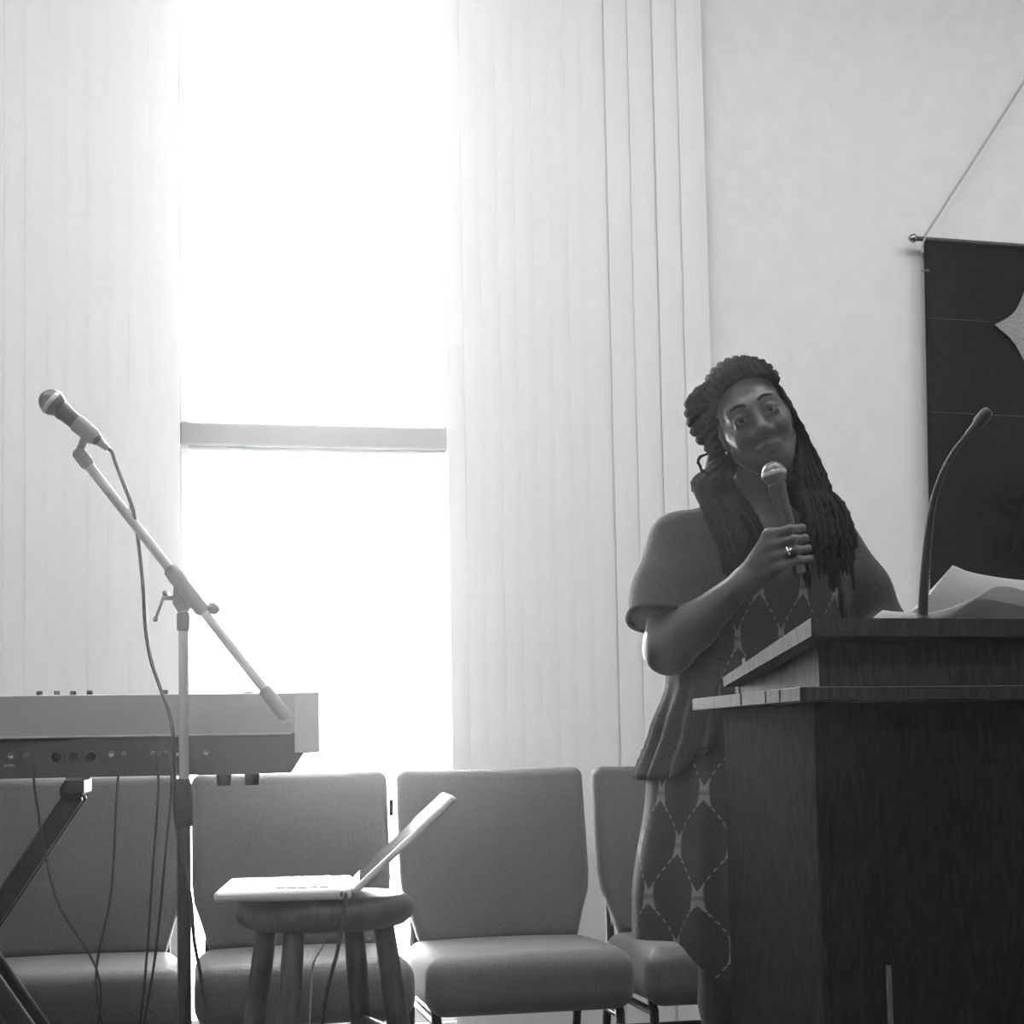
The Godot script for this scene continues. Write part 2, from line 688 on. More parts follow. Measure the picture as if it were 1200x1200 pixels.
# ---------------------------------------------------------------- banner
func build_banner() -> void:
	var at := V(3.05, 2.572, -4.955)
	var b := thing("wall_banner", "dark cloth banner with a pale shape hung on a cord behind the lectern", "banner", at)
	var dark := fabric("black_banner_felt", 0.018)
	var pale := fabric("pale_banner_felt", 0.42)
	var half := 0.57
	var h := 1.75
	# cloth with faint waves
	var rows := []
	for i in 41:
		var y := -h * i / 40.0
		var row := []
		for j in 25:
			var x := lerpf(-half, half, j / 24.0)
			row.append(at + V(x, y, 0.006 * sin(x * 9.0 + y * 1.3) * (0.3 + i / 60.0)))
		rows.append(row)
	var cloth := MB.new()
	cloth.sheet(rows, false, V(0, 0, 1))
	var rows2 := []
	for r in rows:
		var row := []
		for p in r:
			row.append(p + V(0, 0, -0.003))
		rows2.append(row)
	cloth.sheet(rows2, false, V(0, 0, -1))
	part(b, "cloth", cloth, dark)
	# the pale appliqué: a four-cusped shape whose left cusp shows
	var star := []
	var left := curve([V(-0.20, -0.02, 0), V(-0.196, -0.10, 0), V(-0.212, -0.165, 0), V(-0.252, -0.235, 0), V(-0.322, -0.279, 0)], 5)
	var left2 := curve([V(-0.322, -0.279, 0), V(-0.262, -0.325, 0), V(-0.222, -0.385, 0), V(-0.198, -0.44, 0), V(-0.17, -0.56, 0)], 5)
	for q in left + left2.slice(1):
		star.append(Vector2(q.x, q.y))
	for q in range(star.size() - 1, -1, -1):
		star.append(Vector2(-star[q].x, star[q].y))
	var ap := MB.new()
	ap.prism(star, 0.006, 0.010, Transform3D(Basis(), at))
	part(b, "applique", ap, pale, "pale grey cloth shape with curved sides")
	for y in [-0.268, -0.588]:
		var seam := MB.new()
		var pts := []
		for j in 30:
			var x := lerpf(-half + 0.01, half - 0.01 if y < -0.5 else -0.34, j / 29.0)
			pts.append(at + V(x, y, 0.006 * sin(x * 9.0 + y * 1.3) * 0.5 + 0.0035))
		seam.tube(pts, [0.0009], 5)
		part(b, "seam", seam, mat("seam_thread", 0.12, 0.8))
	var font := SystemFont.new()
	font.font_names = PackedStringArray(["Droid Serif"])
	var lines := [["Peace", V(2.62, 1.715, -4.936)], ["on", V(2.70, 1.565, -4.936)]]
	for l in lines:
		var tm := TextMesh.new()
		tm.text = l[0]
		tm.font = font
		tm.font_size = 48
		tm.pixel_size = 0.0034
		tm.depth = 0.0015
		tm.horizontal_alignment = HORIZONTAL_ALIGNMENT_LEFT
		tm.material = fabric("dark_felt_letters", 0.024)
		var o := MeshInstance3D.new()
		o.name = "lettering"
		o.mesh = tm
		b.add_child(o, true)
		o.position = l[1] - at
	var rod := MB.new()
	rod.tube([at + V(-half - 0.035, 0.004, 0.0), at + V(half + 0.035, 0.004, 0.0)], [0.008], 12)
	part(b, "rod", rod, mat("dark_banner_rod", 0.05, 0.4))
	for s in [-1.0, 1.0]:
		var fin := MB.new()
		fin.lathe(at + V(s * (half + 0.03), 0.004, 0), V(s, 0, 0), [[0.0, -0.002], [0.012, 0.0], [0.016, 0.008], [0.012, 0.018], [0.006, 0.024], [0.0, 0.026]], 16)
		part(b, "finial", fin, mat("brass_finial", 0.35, 0.25, 0.9))
	var cord := MB.new()
	cord.tube([at + V(-half + 0.0, 0.010, 0.004), at + V(0.0, 0.86, 0.0)], [0.0042], 8)
	cord.tube([at + V(half - 0.0, 0.010, 0.004), at + V(0.0, 0.86, 0.0)], [0.0042], 8)
	cord.tube([at + V(-half + 0.004, 0.012, 0.009), at + V(-half - 0.006, -0.008, 0.009), at + V(-half - 0.012, -0.045, 0.006)], [0.0035], 6)
	part(b, "cord", cord, mat("banner_cord", 0.40, 0.9))
	var nail := MB.new()
	nail.tube([at + V(0, 0.858, -0.045), at + V(0, 0.868, 0.015)], [0.004], 8)
	part(b, "nail", nail, mat("nail_metal", 0.2, 0.4, 0.8))
	var tack := MB.new()
	tack.tube([at + V(-half - 0.014, -0.108, 0.004), at + V(-half + 0.012, -0.106, 0.006)], [0.0015, 0.006], 8)
	part(b, "tack", tack, mat("nail_metal", 0.2, 0.4, 0.8))
	b.rotation.z = deg_to_rad(-1.1)
	# pivot is the rod's middle; lift so that the left end stays where it hangs


# ---------------------------------------------------------------- keyboard and its stand
func build_keyboard() -> void:
	var k := thing("keyboard_instrument", "long grey electronic keyboard seen from its rear panel with jacks and knobs", "keyboard", V(-0.32, 0.842, -3.65))
	var shell := textured("grey_keyboard_plastic", 0.32, 0.55, noise_tex(0.3, 0.94, 1.0, 128, 31), 5.0)
	var dark := mat("dark_keyboard_panel", 0.05, 0.6)
	var x0 := -0.95
	var x1 := 0.252
	var side := Transform3D(Basis(V(0, 0, -1), V(0, 1, 0), V(1, 0, 0)), Vector3.ZERO)   # outline x becomes -z, depth becomes x
	var body := MB.new()
	body.prism([Vector2(3.50, 1.0125), Vector2(3.50, 0.928), Vector2(3.507, 0.924), Vector2(3.84, 0.90), Vector2(3.84, 0.94), Vector2(3.68, 0.955), Vector2(3.66, 1.005), Vector2(3.504, 1.0145)], x0, x1, side)
	part(k, "upper_case", body, shell)
	var low := MB.new()
	low.prism([Vector2(-0.95, 0.924), Vector2(-0.95, 0.842), Vector2(0.245, 0.842), Vector2(0.272, 0.884), Vector2(0.272, 0.924)], -3.80, -3.512)
	part(k, "rear_panel", low, dark)
	var lip := MB.new()
	lip.box(V(-0.35, 0.9265, -3.506), V(1.19, 0.006, 0.014), 0.002)
	part(k, "panel_lip", lip, shell)
	var cap := MB.new()
	cap.prism([Vector2(3.498, 1.0145), Vector2(3.498, 0.886), Vector2(3.845, 0.886), Vector2(3.845, 0.945), Vector2(3.68, 0.965), Vector2(3.66, 1.016)], x1, 0.305, side)
	part(k, "end_cap", cap, mat("light_keyboard_end", 0.42, 0.5))
	var cap2 := MB.new()
	cap2.prism([Vector2(3.498, 1.0145), Vector2(3.498, 0.886), Vector2(3.845, 0.886), Vector2(3.845, 0.945), Vector2(3.68, 0.965), Vector2(3.66, 1.016)], x0 - 0.05, x0, side)
	part(k, "end_cap", cap2, mat("light_keyboard_end", 0.42, 0.5))
	var black := mat("black_rubber", 0.02, 0.7)
	for x in [-0.279, -0.243, -0.210, -0.176, -0.020]:
		var knob := MB.new()
		knob.lathe(V(x, 1.012, -3.555), V(0, 1, 0), [[0.0068, 0.0], [0.0068, 0.011], [0.0055, 0.0135], [0.0, 0.0138]], 14)
		part(k, "knob", knob, mat("dark_knob", 0.04, 0.5))
	for x in [0.158, 0.205]:
		var sl := MB.new()
		sl.box(V(x, 1.016, -3.56), V(0.022, 0.008, 0.03), 0.002)
		part(k, "button", sl, mat("grey_button", 0.12, 0.5))
	for x in [0.103, 0.163, -0.70]:
		var foot := MB.new()
		foot.lathe(V(x, 0.842, -3.545), V(0, -1, 0), [[0.016, 0.0], [0.0155, 0.010], [0.0145, 0.024], [0.0, 0.024]], 14)
		part(k, "rubber_foot", foot, black)
	# sockets and a MIDI-style row of three round ports on the rear panel
	for x in [-0.243, -0.207, -0.173]:
		var port := MB.new()
		port.lathe(V(x, 0.884, -3.5125), V(0, 0, 1), [[0.0125, 0.0], [0.0135, 0.0025], [0.0115, 0.003], [0.0108, 0.0005], [0.0, 0.0005]], 20)
		part(k, "round_port", port, mat("port_ring", 0.12, 0.35, 0.7))
	for x in [-0.332, -0.301, -0.130, -0.103, -0.045, -0.025, 0.005, 0.066]:
		var jack := MB.new()
		jack.lathe(V(x, 0.889, -3.5125), V(0, 0, 1), [[0.0065, 0.0], [0.0068, 0.004], [0.0045, 0.005], [0.004, 0.001], [0.0, 0.001]], 12)
		part(k, "jack_socket", jack, mat("jack_metal", 0.55, 0.25, 0.9))
	var label_plate := MB.new()
	label_plate.box(V(-0.336, 0.870, -3.5115), V(0.022, 0.004, 0.001))
	part(k, "label_plate", label_plate, mat("plate_grey", 0.2, 0.5))
	var white := mat("white_key", 0.7, 0.3)
	var blackk := mat("black_key", 0.02, 0.3)
	var wm := MB.new()
	wm.box(Vector3.ZERO, V(0.0215, 0.02, 0.145), 0.0015)
	var wmesh := wm.commit(white, Vector3.ZERO)
	var bm := MB.new()
	bm.box(Vector3.ZERO, V(0.011, 0.014, 0.09), 0.0015)
	var bmesh := bm.commit(blackk, Vector3.ZERO)
	for i in 52:
		var x := x0 + 0.015 + 0.0228 * i
		var o := MeshInstance3D.new()
		o.name = "white_key"
		o.mesh = wmesh
		k.add_child(o, true)
		o.position = V(x, 0.950, -3.765) - k.position
		if i % 7 in [0, 1, 3, 4, 5] and i < 51:
			var p := MeshInstance3D.new()
			p.name = "black_key"
			p.mesh = bmesh
			k.add_child(p, true)
			p.position = V(x + 0.0114, 0.966, -3.738) - k.position

	# the crossed-leg stand
	var s := thing("keyboard_stand", "dark crossed-leg metal stand under the keyboard", "stand", V(-0.42, 0.0, -3.66))
	var steel := mat("dark_stand_steel", 0.03, 0.35, 0.5)
	for pair in [[-3.545, 1.0], [-3.60, -1.0], [-3.72, 1.0], [-3.775, -1.0]]:
		var z: float = pair[0]
		var d: float = pair[1]
		var a := V(-0.42 + d * 0.215, 0.808, z)
		var e := V(-0.42 - d * 0.30, 0.03, z)
		var leg := MB.new()
		var up := (a - e).normalized()
		leg.box((a + e) * 0.5, V(0.040, (a - e).length(), 0.030), 0.004, Basis(up.cross(V(0, 0, 1)), up, V(0, 0, 1)))
		part(s, "leg", leg, steel)
	for d in [-1.0, 1.0]:
		var arm := MB.new()
		arm.box(V(-0.42 + d * 0.215, 0.823, -3.66), V(0.04, 0.034, 0.33), 0.004)
		part(s, "support_arm", arm, steel)
		var pad := MB.new()
		pad.box(V(-0.42 + d * 0.215, 0.8405, -3.66), V(0.036, 0.003, 0.30), 0.001)
		part(s, "rubber_pad", pad, black)
		var foot := MB.new()
		foot.box(V(-0.42 + d * 0.30, 0.02, -3.66), V(0.04, 0.04, 0.40), 0.006)
		part(s, "foot_bar", foot, steel)
		var hub := MB.new()
		hub.lathe(V(-0.42 + d * 0.205, 0.815, -3.535), V(0, 0, 1), [[0.022, -0.01], [0.022, 0.008], [0.018, 0.014], [0.0, 0.016]], 16)
		part(s, "end_clamp", hub, steel)
	var bolt := MB.new()
	bolt.tube([V(-0.42, 0.483, -3.80), V(-0.42, 0.483, -3.52)], [0.02], 14)
	part(s, "pivot_bolt", bolt, steel)

	# leads hanging from the rear panel
	var lead := mat("black_cable", 0.02, 0.5)
	var runs := [
		["black audio lead plugged in next to the stand pole, hanging straight", [V(-0.045, 0.889, -3.505), V(-0.043, 0.889, -3.478), V(-0.036, 0.874, -3.462), V(-0.034, 0.80, -3.46), V(-0.045, 0.66, -3.46), V(-0.06, 0.45, -3.47), V(-0.09, 0.2, -3.48), V(-0.12, 0.006, -3.46)]],
		["black audio lead beside the straight-hanging one, bowed outward at its plug", [V(-0.025, 0.889, -3.505), V(-0.018, 0.889, -3.478), V(-0.008, 0.872, -3.462), V(-0.008, 0.80, -3.46), V(-0.018, 0.70, -3.455), V(-0.04, 0.48, -3.46), V(-0.075, 0.25, -3.47), V(-0.07, 0.006, -3.44)]],
		["thin black lead hanging from the middle jacks past the stand clamp", [V(-0.103, 0.889, -3.505), V(-0.104, 0.888, -3.482), V(-0.112, 0.865, -3.47), V(-0.118, 0.80, -3.47), V(-0.13, 0.6, -3.47), V(-0.16, 0.42, -3.46), V(-0.12, 0.2, -3.46), V(-0.16, 0.006, -3.44)]],
		["thin black lead hanging from the end jack beside the round ports", [V(-0.301, 0.889, -3.505), V(-0.297, 0.885, -3.482), V(-0.285, 0.86, -3.475), V(-0.279, 0.80, -3.475), V(-0.24, 0.6, -3.47), V(-0.15, 0.42, -3.45), V(-0.19, 0.2, -3.45), V(-0.22, 0.006, -3.43)]],
	]
	for r in runs:
		var c := thing("audio_lead", r[0], "cable", V(r[1][7].x, 0.0, r[1][7].z), "leads hanging from the keyboard")
		var mb := MB.new()
		mb.tube(curve(r[1], 6), [0.0028], 8)
		part(c, "cord", mb, lead)
		var plug := MB.new()
		plug.tube([r[1][0], r[1][1]], [0.0048, 0.0042], 10)
		part(c, "plug", plug, mat("jack_metal", 0.55, 0.25, 0.9))


# ---------------------------------------------------------------- stool, laptop
func build_stool() -> void:
	var c := V(0.267, 0.0, -3.0)
	var s := thing("bar_stool", "round dark wooden stool carrying an open laptop", "stool", c)
	var w := wood("dark_stool_wood", 0.075, 0.4)
	var seat := MB.new()
	seat.lathe(c + V(0, 0.565, 0), V(0, 1, 0), [[0.0, 0.0], [0.130, 0.0], [0.146, 0.004], [0.157, 0.013], [0.1625, 0.026], [0.1625, 0.036], [0.158, 0.048], [0.148, 0.056], [0.135, 0.059], [0.0, 0.057]], 48)
	part(s, "seat", seat, w)
	var tops := []
	var feet := []
	for k in 4:
		var a := deg_to_rad(32.0 + 90.0 * k)
		var dir := V(cos(a), 0, sin(a))
		tops.append(c + dir * 0.118 + V(0, 0.572, 0))
		feet.append(c + dir * 0.205)
	for k in 4:
		var leg := MB.new()
		var p := []
		var r := []
		for i in 7:
			var u := i / 6.0
			p.append(tops[k].lerp(feet[k], u))
			r.append(lerpf(0.0185, 0.0165, u) + 0.003 * sin(PI * minf(u * 1.4, 1.0)))
		leg.tube(p, r, 16)
		part(s, "leg", leg, w)
	for k in 4:
		var j := (k + 1) % 4
		var u: float = 0.37 if k % 2 == 0 else 0.345
		for uu in [u, u + 0.35]:
			var rung := MB.new()
			rung.tube([tops[k].lerp(feet[k], uu), tops[j].lerp(feet[j], uu)], [0.0095], 10)
			part(s, "rung", rung, wood("pale_stool_rung", 0.16, 0.35))


func build_laptop() -> void:
	# seen end-on: its width runs away from the camera, its lid opens towards the speaker
	var hinge := V(0.319, 0.636, -2.99)
	var l := thing("laptop", "open silver laptop seen from its side on the wooden stool", "laptop", V(0.20, 0.6245, -3.0))
	var silver := mat("silver_laptop_case", 0.62, 0.28, 0.35)
	var yaw := Basis(Vector3.UP, deg_to_rad(-6.5))
	var base := MB.new()
	var cb := V(0.200, 0.6355, -3.0)
	base.pad(cb, V(0.236, 0.020, 0.33), 0.008, 4, null, yaw)
	part(l, "base", base, silver)
	var deck := MB.new()
	deck.box(cb + yaw * V(0.035, 0.0098, 0.0), V(0.10, 0.0012, 0.285), 0.0003, yaw)
	part(l, "key_bed", deck, mat("laptop_key_bed", 0.30, 0.4))
	var keym := MB.new()
	keym.box(Vector3.ZERO, V(0.0155, 0.002, 0.0165), 0.0005)
	var keymesh := keym.commit(mat("laptop_key", 0.25, 0.4), Vector3.ZERO)
	for i in 5:
		for j in 14:
			var o := MeshInstance3D.new()
			o.name = "key"
			o.mesh = keymesh
			l.add_child(o, true)
			o.position = cb + yaw * V(-0.005 + 0.0185 * i, 0.0112, -0.13 + 0.02 * j) - l.position
			o.basis = yaw
	var trackpad := MB.new()
	trackpad.box(cb + yaw * V(-0.065, 0.0101, 0.0), V(0.06, 0.0008, 0.10), 0.0003, yaw)
	part(l, "trackpad", trackpad, mat("trackpad_grey", 0.5, 0.3))
	# lid leaning back at about 43 degrees above the horizontal
	var up := yaw * V(cos(deg_to_rad(42.0)), sin(deg_to_rad(42.0)), 0)
	var out := yaw * V(0, 0, 1)
	var nrm := up.cross(out)
	var lb := Basis(up, nrm, up.cross(nrm))
	var lid := MB.new()
	lid.pad(hinge + up * 0.122, V(0.240, 0.012, 0.33), 0.005, 4, null, lb)
	part(l, "lid", lid, silver)
	var face := MB.new()
	var inner := 1.0 if nrm.x < 0.0 else -1.0
	face.box(hinge + up * 0.125 + nrm * inner * 0.0062, V(0.205, 0.0008, 0.30), 0.0, lb)
	part(l, "screen_panel", face, mat("screen_glass", 0.04, 0.08))
	var hg := MB.new()
	hg.tube([hinge + out * 0.13 + V(-0.004, 0, 0), hinge - out * 0.13 + V(-0.004, 0, 0)], [0.007], 12)
	part(l, "hinge", hg, mat("hinge_grey", 0.3, 0.4))
	var slot := MB.new()
	slot.box(cb + yaw * V(0.10, 0.0, 0.165), V(0.004, 0.008, 0.001), 0.0, yaw)
	part(l, "port", slot, mat("black_rubber", 0.02, 0.7))
	# two leads from the laptop
	var pc := thing("laptop_power_lead", "black power lead looping from the laptop down past the stool", "cable", V(0.24, 0, -2.82))
	var mb := MB.new()
	mb.tube(curve([V(0.286, 0.634, -2.828), V(0.287, 0.634, -2.812), V(0.283, 0.60, -2.806), V(0.272, 0.545, -2.806), V(0.252, 0.47, -2.806), V(0.243, 0.40, -2.806), V(0.24, 0.2, -2.81), V(0.22, 0.006, -2.82)], 8), [0.0034], 8)
	part(pc, "cord", mb, mat("black_cable", 0.02, 0.5))
	var plug := MB.new()
	plug.tube([V(0.286, 0.634, -2.835), V(0.287, 0.634, -2.812)], [0.004], 8)
	part(pc, "plug", plug, mat("plug_grey", 0.4, 0.4))
	var ac := thing("laptop_audio_lead", "thin pale lead hanging under the stool seat", "cable", V(0.225, 0, -2.95))
	var mb2 := MB.new()
	mb2.tube(curve([V(0.268, 0.563, -2.93), V(0.256, 0.535, -2.93), V(0.240, 0.505, -2.93), V(0.235, 0.45, -2.93), V(0.232, 0.40, -2.93), V(0.222, 0.3, -2.93), V(0.225, 0.1, -2.94), V(0.215, 0.005, -2.95)], 8), [0.0016], 6)
	part(ac, "cord", mb2, mat("pale_cable", 0.30, 0.5))


# ---------------------------------------------------------------- microphone stand
# a hand-held stage microphone; head is the middle of its ball, axis points from the ball to the tail
func mic_parts(t: Node3D, head: Vector3, axis: Vector3, length: float, tone: float) -> void:
	var grille := textured("mic_grille_%d" % int(tone * 100), tone, 0.35, noise_tex(0.9, 0.55, 1.0, 64, 41), 60.0)
	grille.metallic = 0.7
	var ball := MB.new()
	var prof := []
	for k in 15:
		var a := lerpf(0.0, PI * 0.80, k / 14.0)
		prof.append([0.0255 * sin(a), -0.0255 * cos(a) * 1.04])
	ball.lathe(head, axis, prof, 28)
	part(t, "grille", ball, grille)
	var band := MB.new()
	band.lathe(head, axis, [[0.0250, -0.0045], [0.0266, -0.0035], [0.0266, 0.0035], [0.0250, 0.0045]], 28)
	part(t, "grille_band", band, mat("mic_band", 0.35, 0.3, 0.8))
	var body := MB.new()
	body.lathe(head, axis, [[0.0, 0.018], [0.0165, 0.019], [0.0185, 0.023], [0.0185, 0.031], [0.0170, 0.034], [0.0165, 0.045], [0.0145, length * 0.62], [0.0125, length - 0.006], [0.0105, length], [0.0, length]], 24)
	part(t, "handle", body, mat("dark_mic_handle", 0.045, 0.32, 0.3))


func build_mic_stand() -> void:
	var z := -3.3
	var s := thing("microphone_stand", "dark boom microphone stand in front of the keyboard and window", "microphone stand", V(0.017, 0.0, z))
	var steel := mat("stand_steel", 0.42, 0.4, 0.4)
	var black := mat("grey_stand_plastic", 0.16, 0.5)
	var pole := MB.new()
	pole.tube([V(0.017, 0.03, z), V(0.017, 0.80, z)], [0.0135], 16)
	part(s, "lower_tube", pole, mat("black_stand_tube", 0.025, 0.4, 0.3))
	var upper := MB.new()
	upper.tube([V(0.018, 0.78, z), V(0.018, 1.17, z)], [0.0098], 14)
	part(s, "upper_tube", upper, steel)
	var clutch := MB.new()
	clutch.lathe(V(0.017, 0.74, z), V(0, 1, 0), [[0.0135, 0.0], [0.019, 0.006], [0.0195, 0.06], [0.016, 0.085], [0.0125, 0.095], [0.0098, 0.096]], 18)
	part(s, "height_clutch", clutch, mat("black_stand_tube", 0.025, 0.4, 0.3))
	for k in 3:
		var a := deg_to_rad(100.0 + 120.0 * k)
		var leg := MB.new()
		leg.tube([V(0.017, 0.10, z) + V(cos(a), 0, sin(a)) * 0.02, V(0.017, 0.012, z) + V(cos(a), 0, sin(a)) * 0.30], [0.009], 10)
		part(s, "leg", leg, steel)
	var hub := MB.new()
	hub.lathe(V(0.017, 0.06, z), V(0, 1, 0), [[0.0, 0.0], [0.024, 0.0], [0.026, 0.02], [0.024, 0.07], [0.014, 0.08]], 18)
	part(s, "leg_hub", hub, black)
	# boom: from the clip end high by the keyboard to the weighted tail in front of the window
	var a := V(-0.176, 1.474, z + 0.022)
	var e := V(0.220, 0.954, z + 0.022)
	var dir := (e - a).normalized()
	var boom := MB.new()
	boom.tube([a, e], [0.0098], 14)
	part(s, "boom_arm", boom, steel)
	var weight := MB.new()
	weight.tube([e - dir * 0.075, e - dir * 0.072, e - dir * 0.004, e + dir * 0.002], [0.0105, 0.0138, 0.0138, 0.009], 16)
	part(s, "counterweight", weight, black)
	# swivel joint, a flared block on the pole and a sleeve round the boom
	var p := V(0.018, 1.20, z)
	var joint := MB.new()
	joint.lathe(V(0.018, 1.135, z), V(0, 1, 0), [[0.0098, -0.004], [0.0130, 0.0], [0.0135, 0.028], [0.011, 0.033]], 18)
	part(s, "swivel_collar", joint, black)
	var block := MB.new()
	block.prism([Vector2(-0.010, -0.030), Vector2(0.010, -0.030), Vector2(0.022, -0.014), Vector2(0.034, 0.0), Vector2(0.012, 0.028), Vector2(-0.006, 0.052), Vector2(-0.018, 0.030), Vector2(-0.021, -0.012)], -0.013, 0.013, Transform3D(Basis(), p))
	part(s, "swivel_block", block, black)
	var mid := a + dir * ((p - a).dot(dir))
	var sleeve := MB.new()
	sleeve.tube([mid - dir * 0.040, mid - dir * 0.034, mid + dir * 0.046, mid + dir * 0.052], [0.0115, 0.0155, 0.0155, 0.0115], 16)
	part(s, "boom_sleeve", sleeve, black)
	var collar := MB.new()
	collar.tube([mid - dir * 0.062, mid - dir * 0.056, mid - dir * 0.034], [0.0105, 0.0150, 0.0165], 14)
	part(s, "boom_nut", collar, black)
	var knob := MB.new()
	knob.lathe(mid + dir * 0.056 + V(0.016, 0.012, 0), V(0.62, 0.78, 0), [[0.0, -0.012], [0.008, -0.011], [0.0125, -0.006], [0.0135, 0.0], [0.0125, 0.006], [0.008, 0.010], [0.0, 0.011]], 16)
	knob.tube([mid + dir * 0.058, mid + dir * 0.056 + V(0.016, 0.012, 0)], [0.004], 8)
	part(s, "boom_knob", knob, black)
	var handle := MB.new()
	handle.tube([p + V(-0.018, -0.002, 0), p + V(-0.040, -0.002, 0.004)], [0.0055], 10)
	handle.tube([p + V(-0.036, 0.004, 0.004), p + V(-0.054, -0.044, 0.006)], [0.0032], 8)
	part(s, "t_handle", handle, mat("bright_handle", 0.30, 0.3, 0.8))
	for q in [p + V(-0.035, 0.007, 0.004), p + V(-0.0545, -0.046, 0.006)]:
		var tip := MB.new()
		tip.lathe(q, V(0.3, 0.9, 0), [[0.0, -0.006], [0.0048, -0.004], [0.0062, 0.0], [0.0048, 0.004], [0.0, 0.006]], 12)
		part(s, "handle_tip", tip, mat("bright_handle", 0.30, 0.3, 0.8))
	# clip
	var head := V(-0.2335, 1.5815, z + 0.03)
	var tail := V(-0.135, 1.498, z + 0.03)
	var ax := (tail - head).normalized()
	var mount := MB.new()
	mount.tube([a - dir * 0.020, a - dir * 0.014, a + dir * 0.014, a + dir * 0.022], [0.008, 0.014, 0.0145, 0.011], 14)
	mount.tube([a - dir * 0.012, head + ax * 0.088], [0.0075, 0.0085], 10)
	part(s, "clip_mount", mount, black)
	var clip := MB.new()
	clip.tube([head + ax * 0.058, head + ax * 0.062, head + ax * 0.105, head + ax * 0.109], [0.0155, 0.0182, 0.0165, 0.014], 18)
	part(s, "microphone_clip", clip, black)

	var m := thing("stand_microphone", "dark stage microphone clipped to the raised end of the boom stand", "microphone", head)
	mic_parts(m, head, ax, 0.118, 0.10)
	var conn := MB.new()
	conn.tube([head + ax * 0.112, head + ax * 0.122, head + ax * 0.140], [0.0092, 0.0088, 0.006], 12)
	part(m, "connector", conn, mat("connector_grey", 0.16, 0.3, 0.6))

	var c := thing("microphone_cable", "black cable running from the stand microphone along the boom down the pole", "cable", V(0.05, 0.0, -3.2))
	var mb := MB.new()
	var st := head + ax * 0.138
	mb.tube(curve([st, st + ax * 0.012, V(-0.112, 1.462, -3.262), V(-0.094, 1.412, -3.258), V(-0.080, 1.374, -3.262), V(-0.0725, 1.335, -3.28), V(-0.066, 1.28, -3.285), V(-0.060, 1.215, -3.285), V(-0.056, 1.14, -3.285), V(-0.046, 1.075, -3.285), V(-0.026, 1.012, -3.285), V(-0.006, 0.95, -3.28), V(0.0, 0.86, -3.275), V(-0.001, 0.78, -3.275), V(0.012, 0.70, -3.268), V(0.03, 0.60, -3.268), V(0.036, 0.52, -3.272), V(0.050, 0.44, -3.275), V(0.058, 0.36, -3.27), V(0.052, 0.2, -3.26), V(0.06, 0.006, -3.2)], 5), [0.0036], 8)
	part(c, "cord", mb, mat("black_cable", 0.02, 0.5))
	var tie := MB.new()
	tie.tube([V(-0.082, 1.376, -3.285), V(-0.078, 1.370, -3.262)], [0.004], 8)
	part(c, "cable_tie", tie, black)


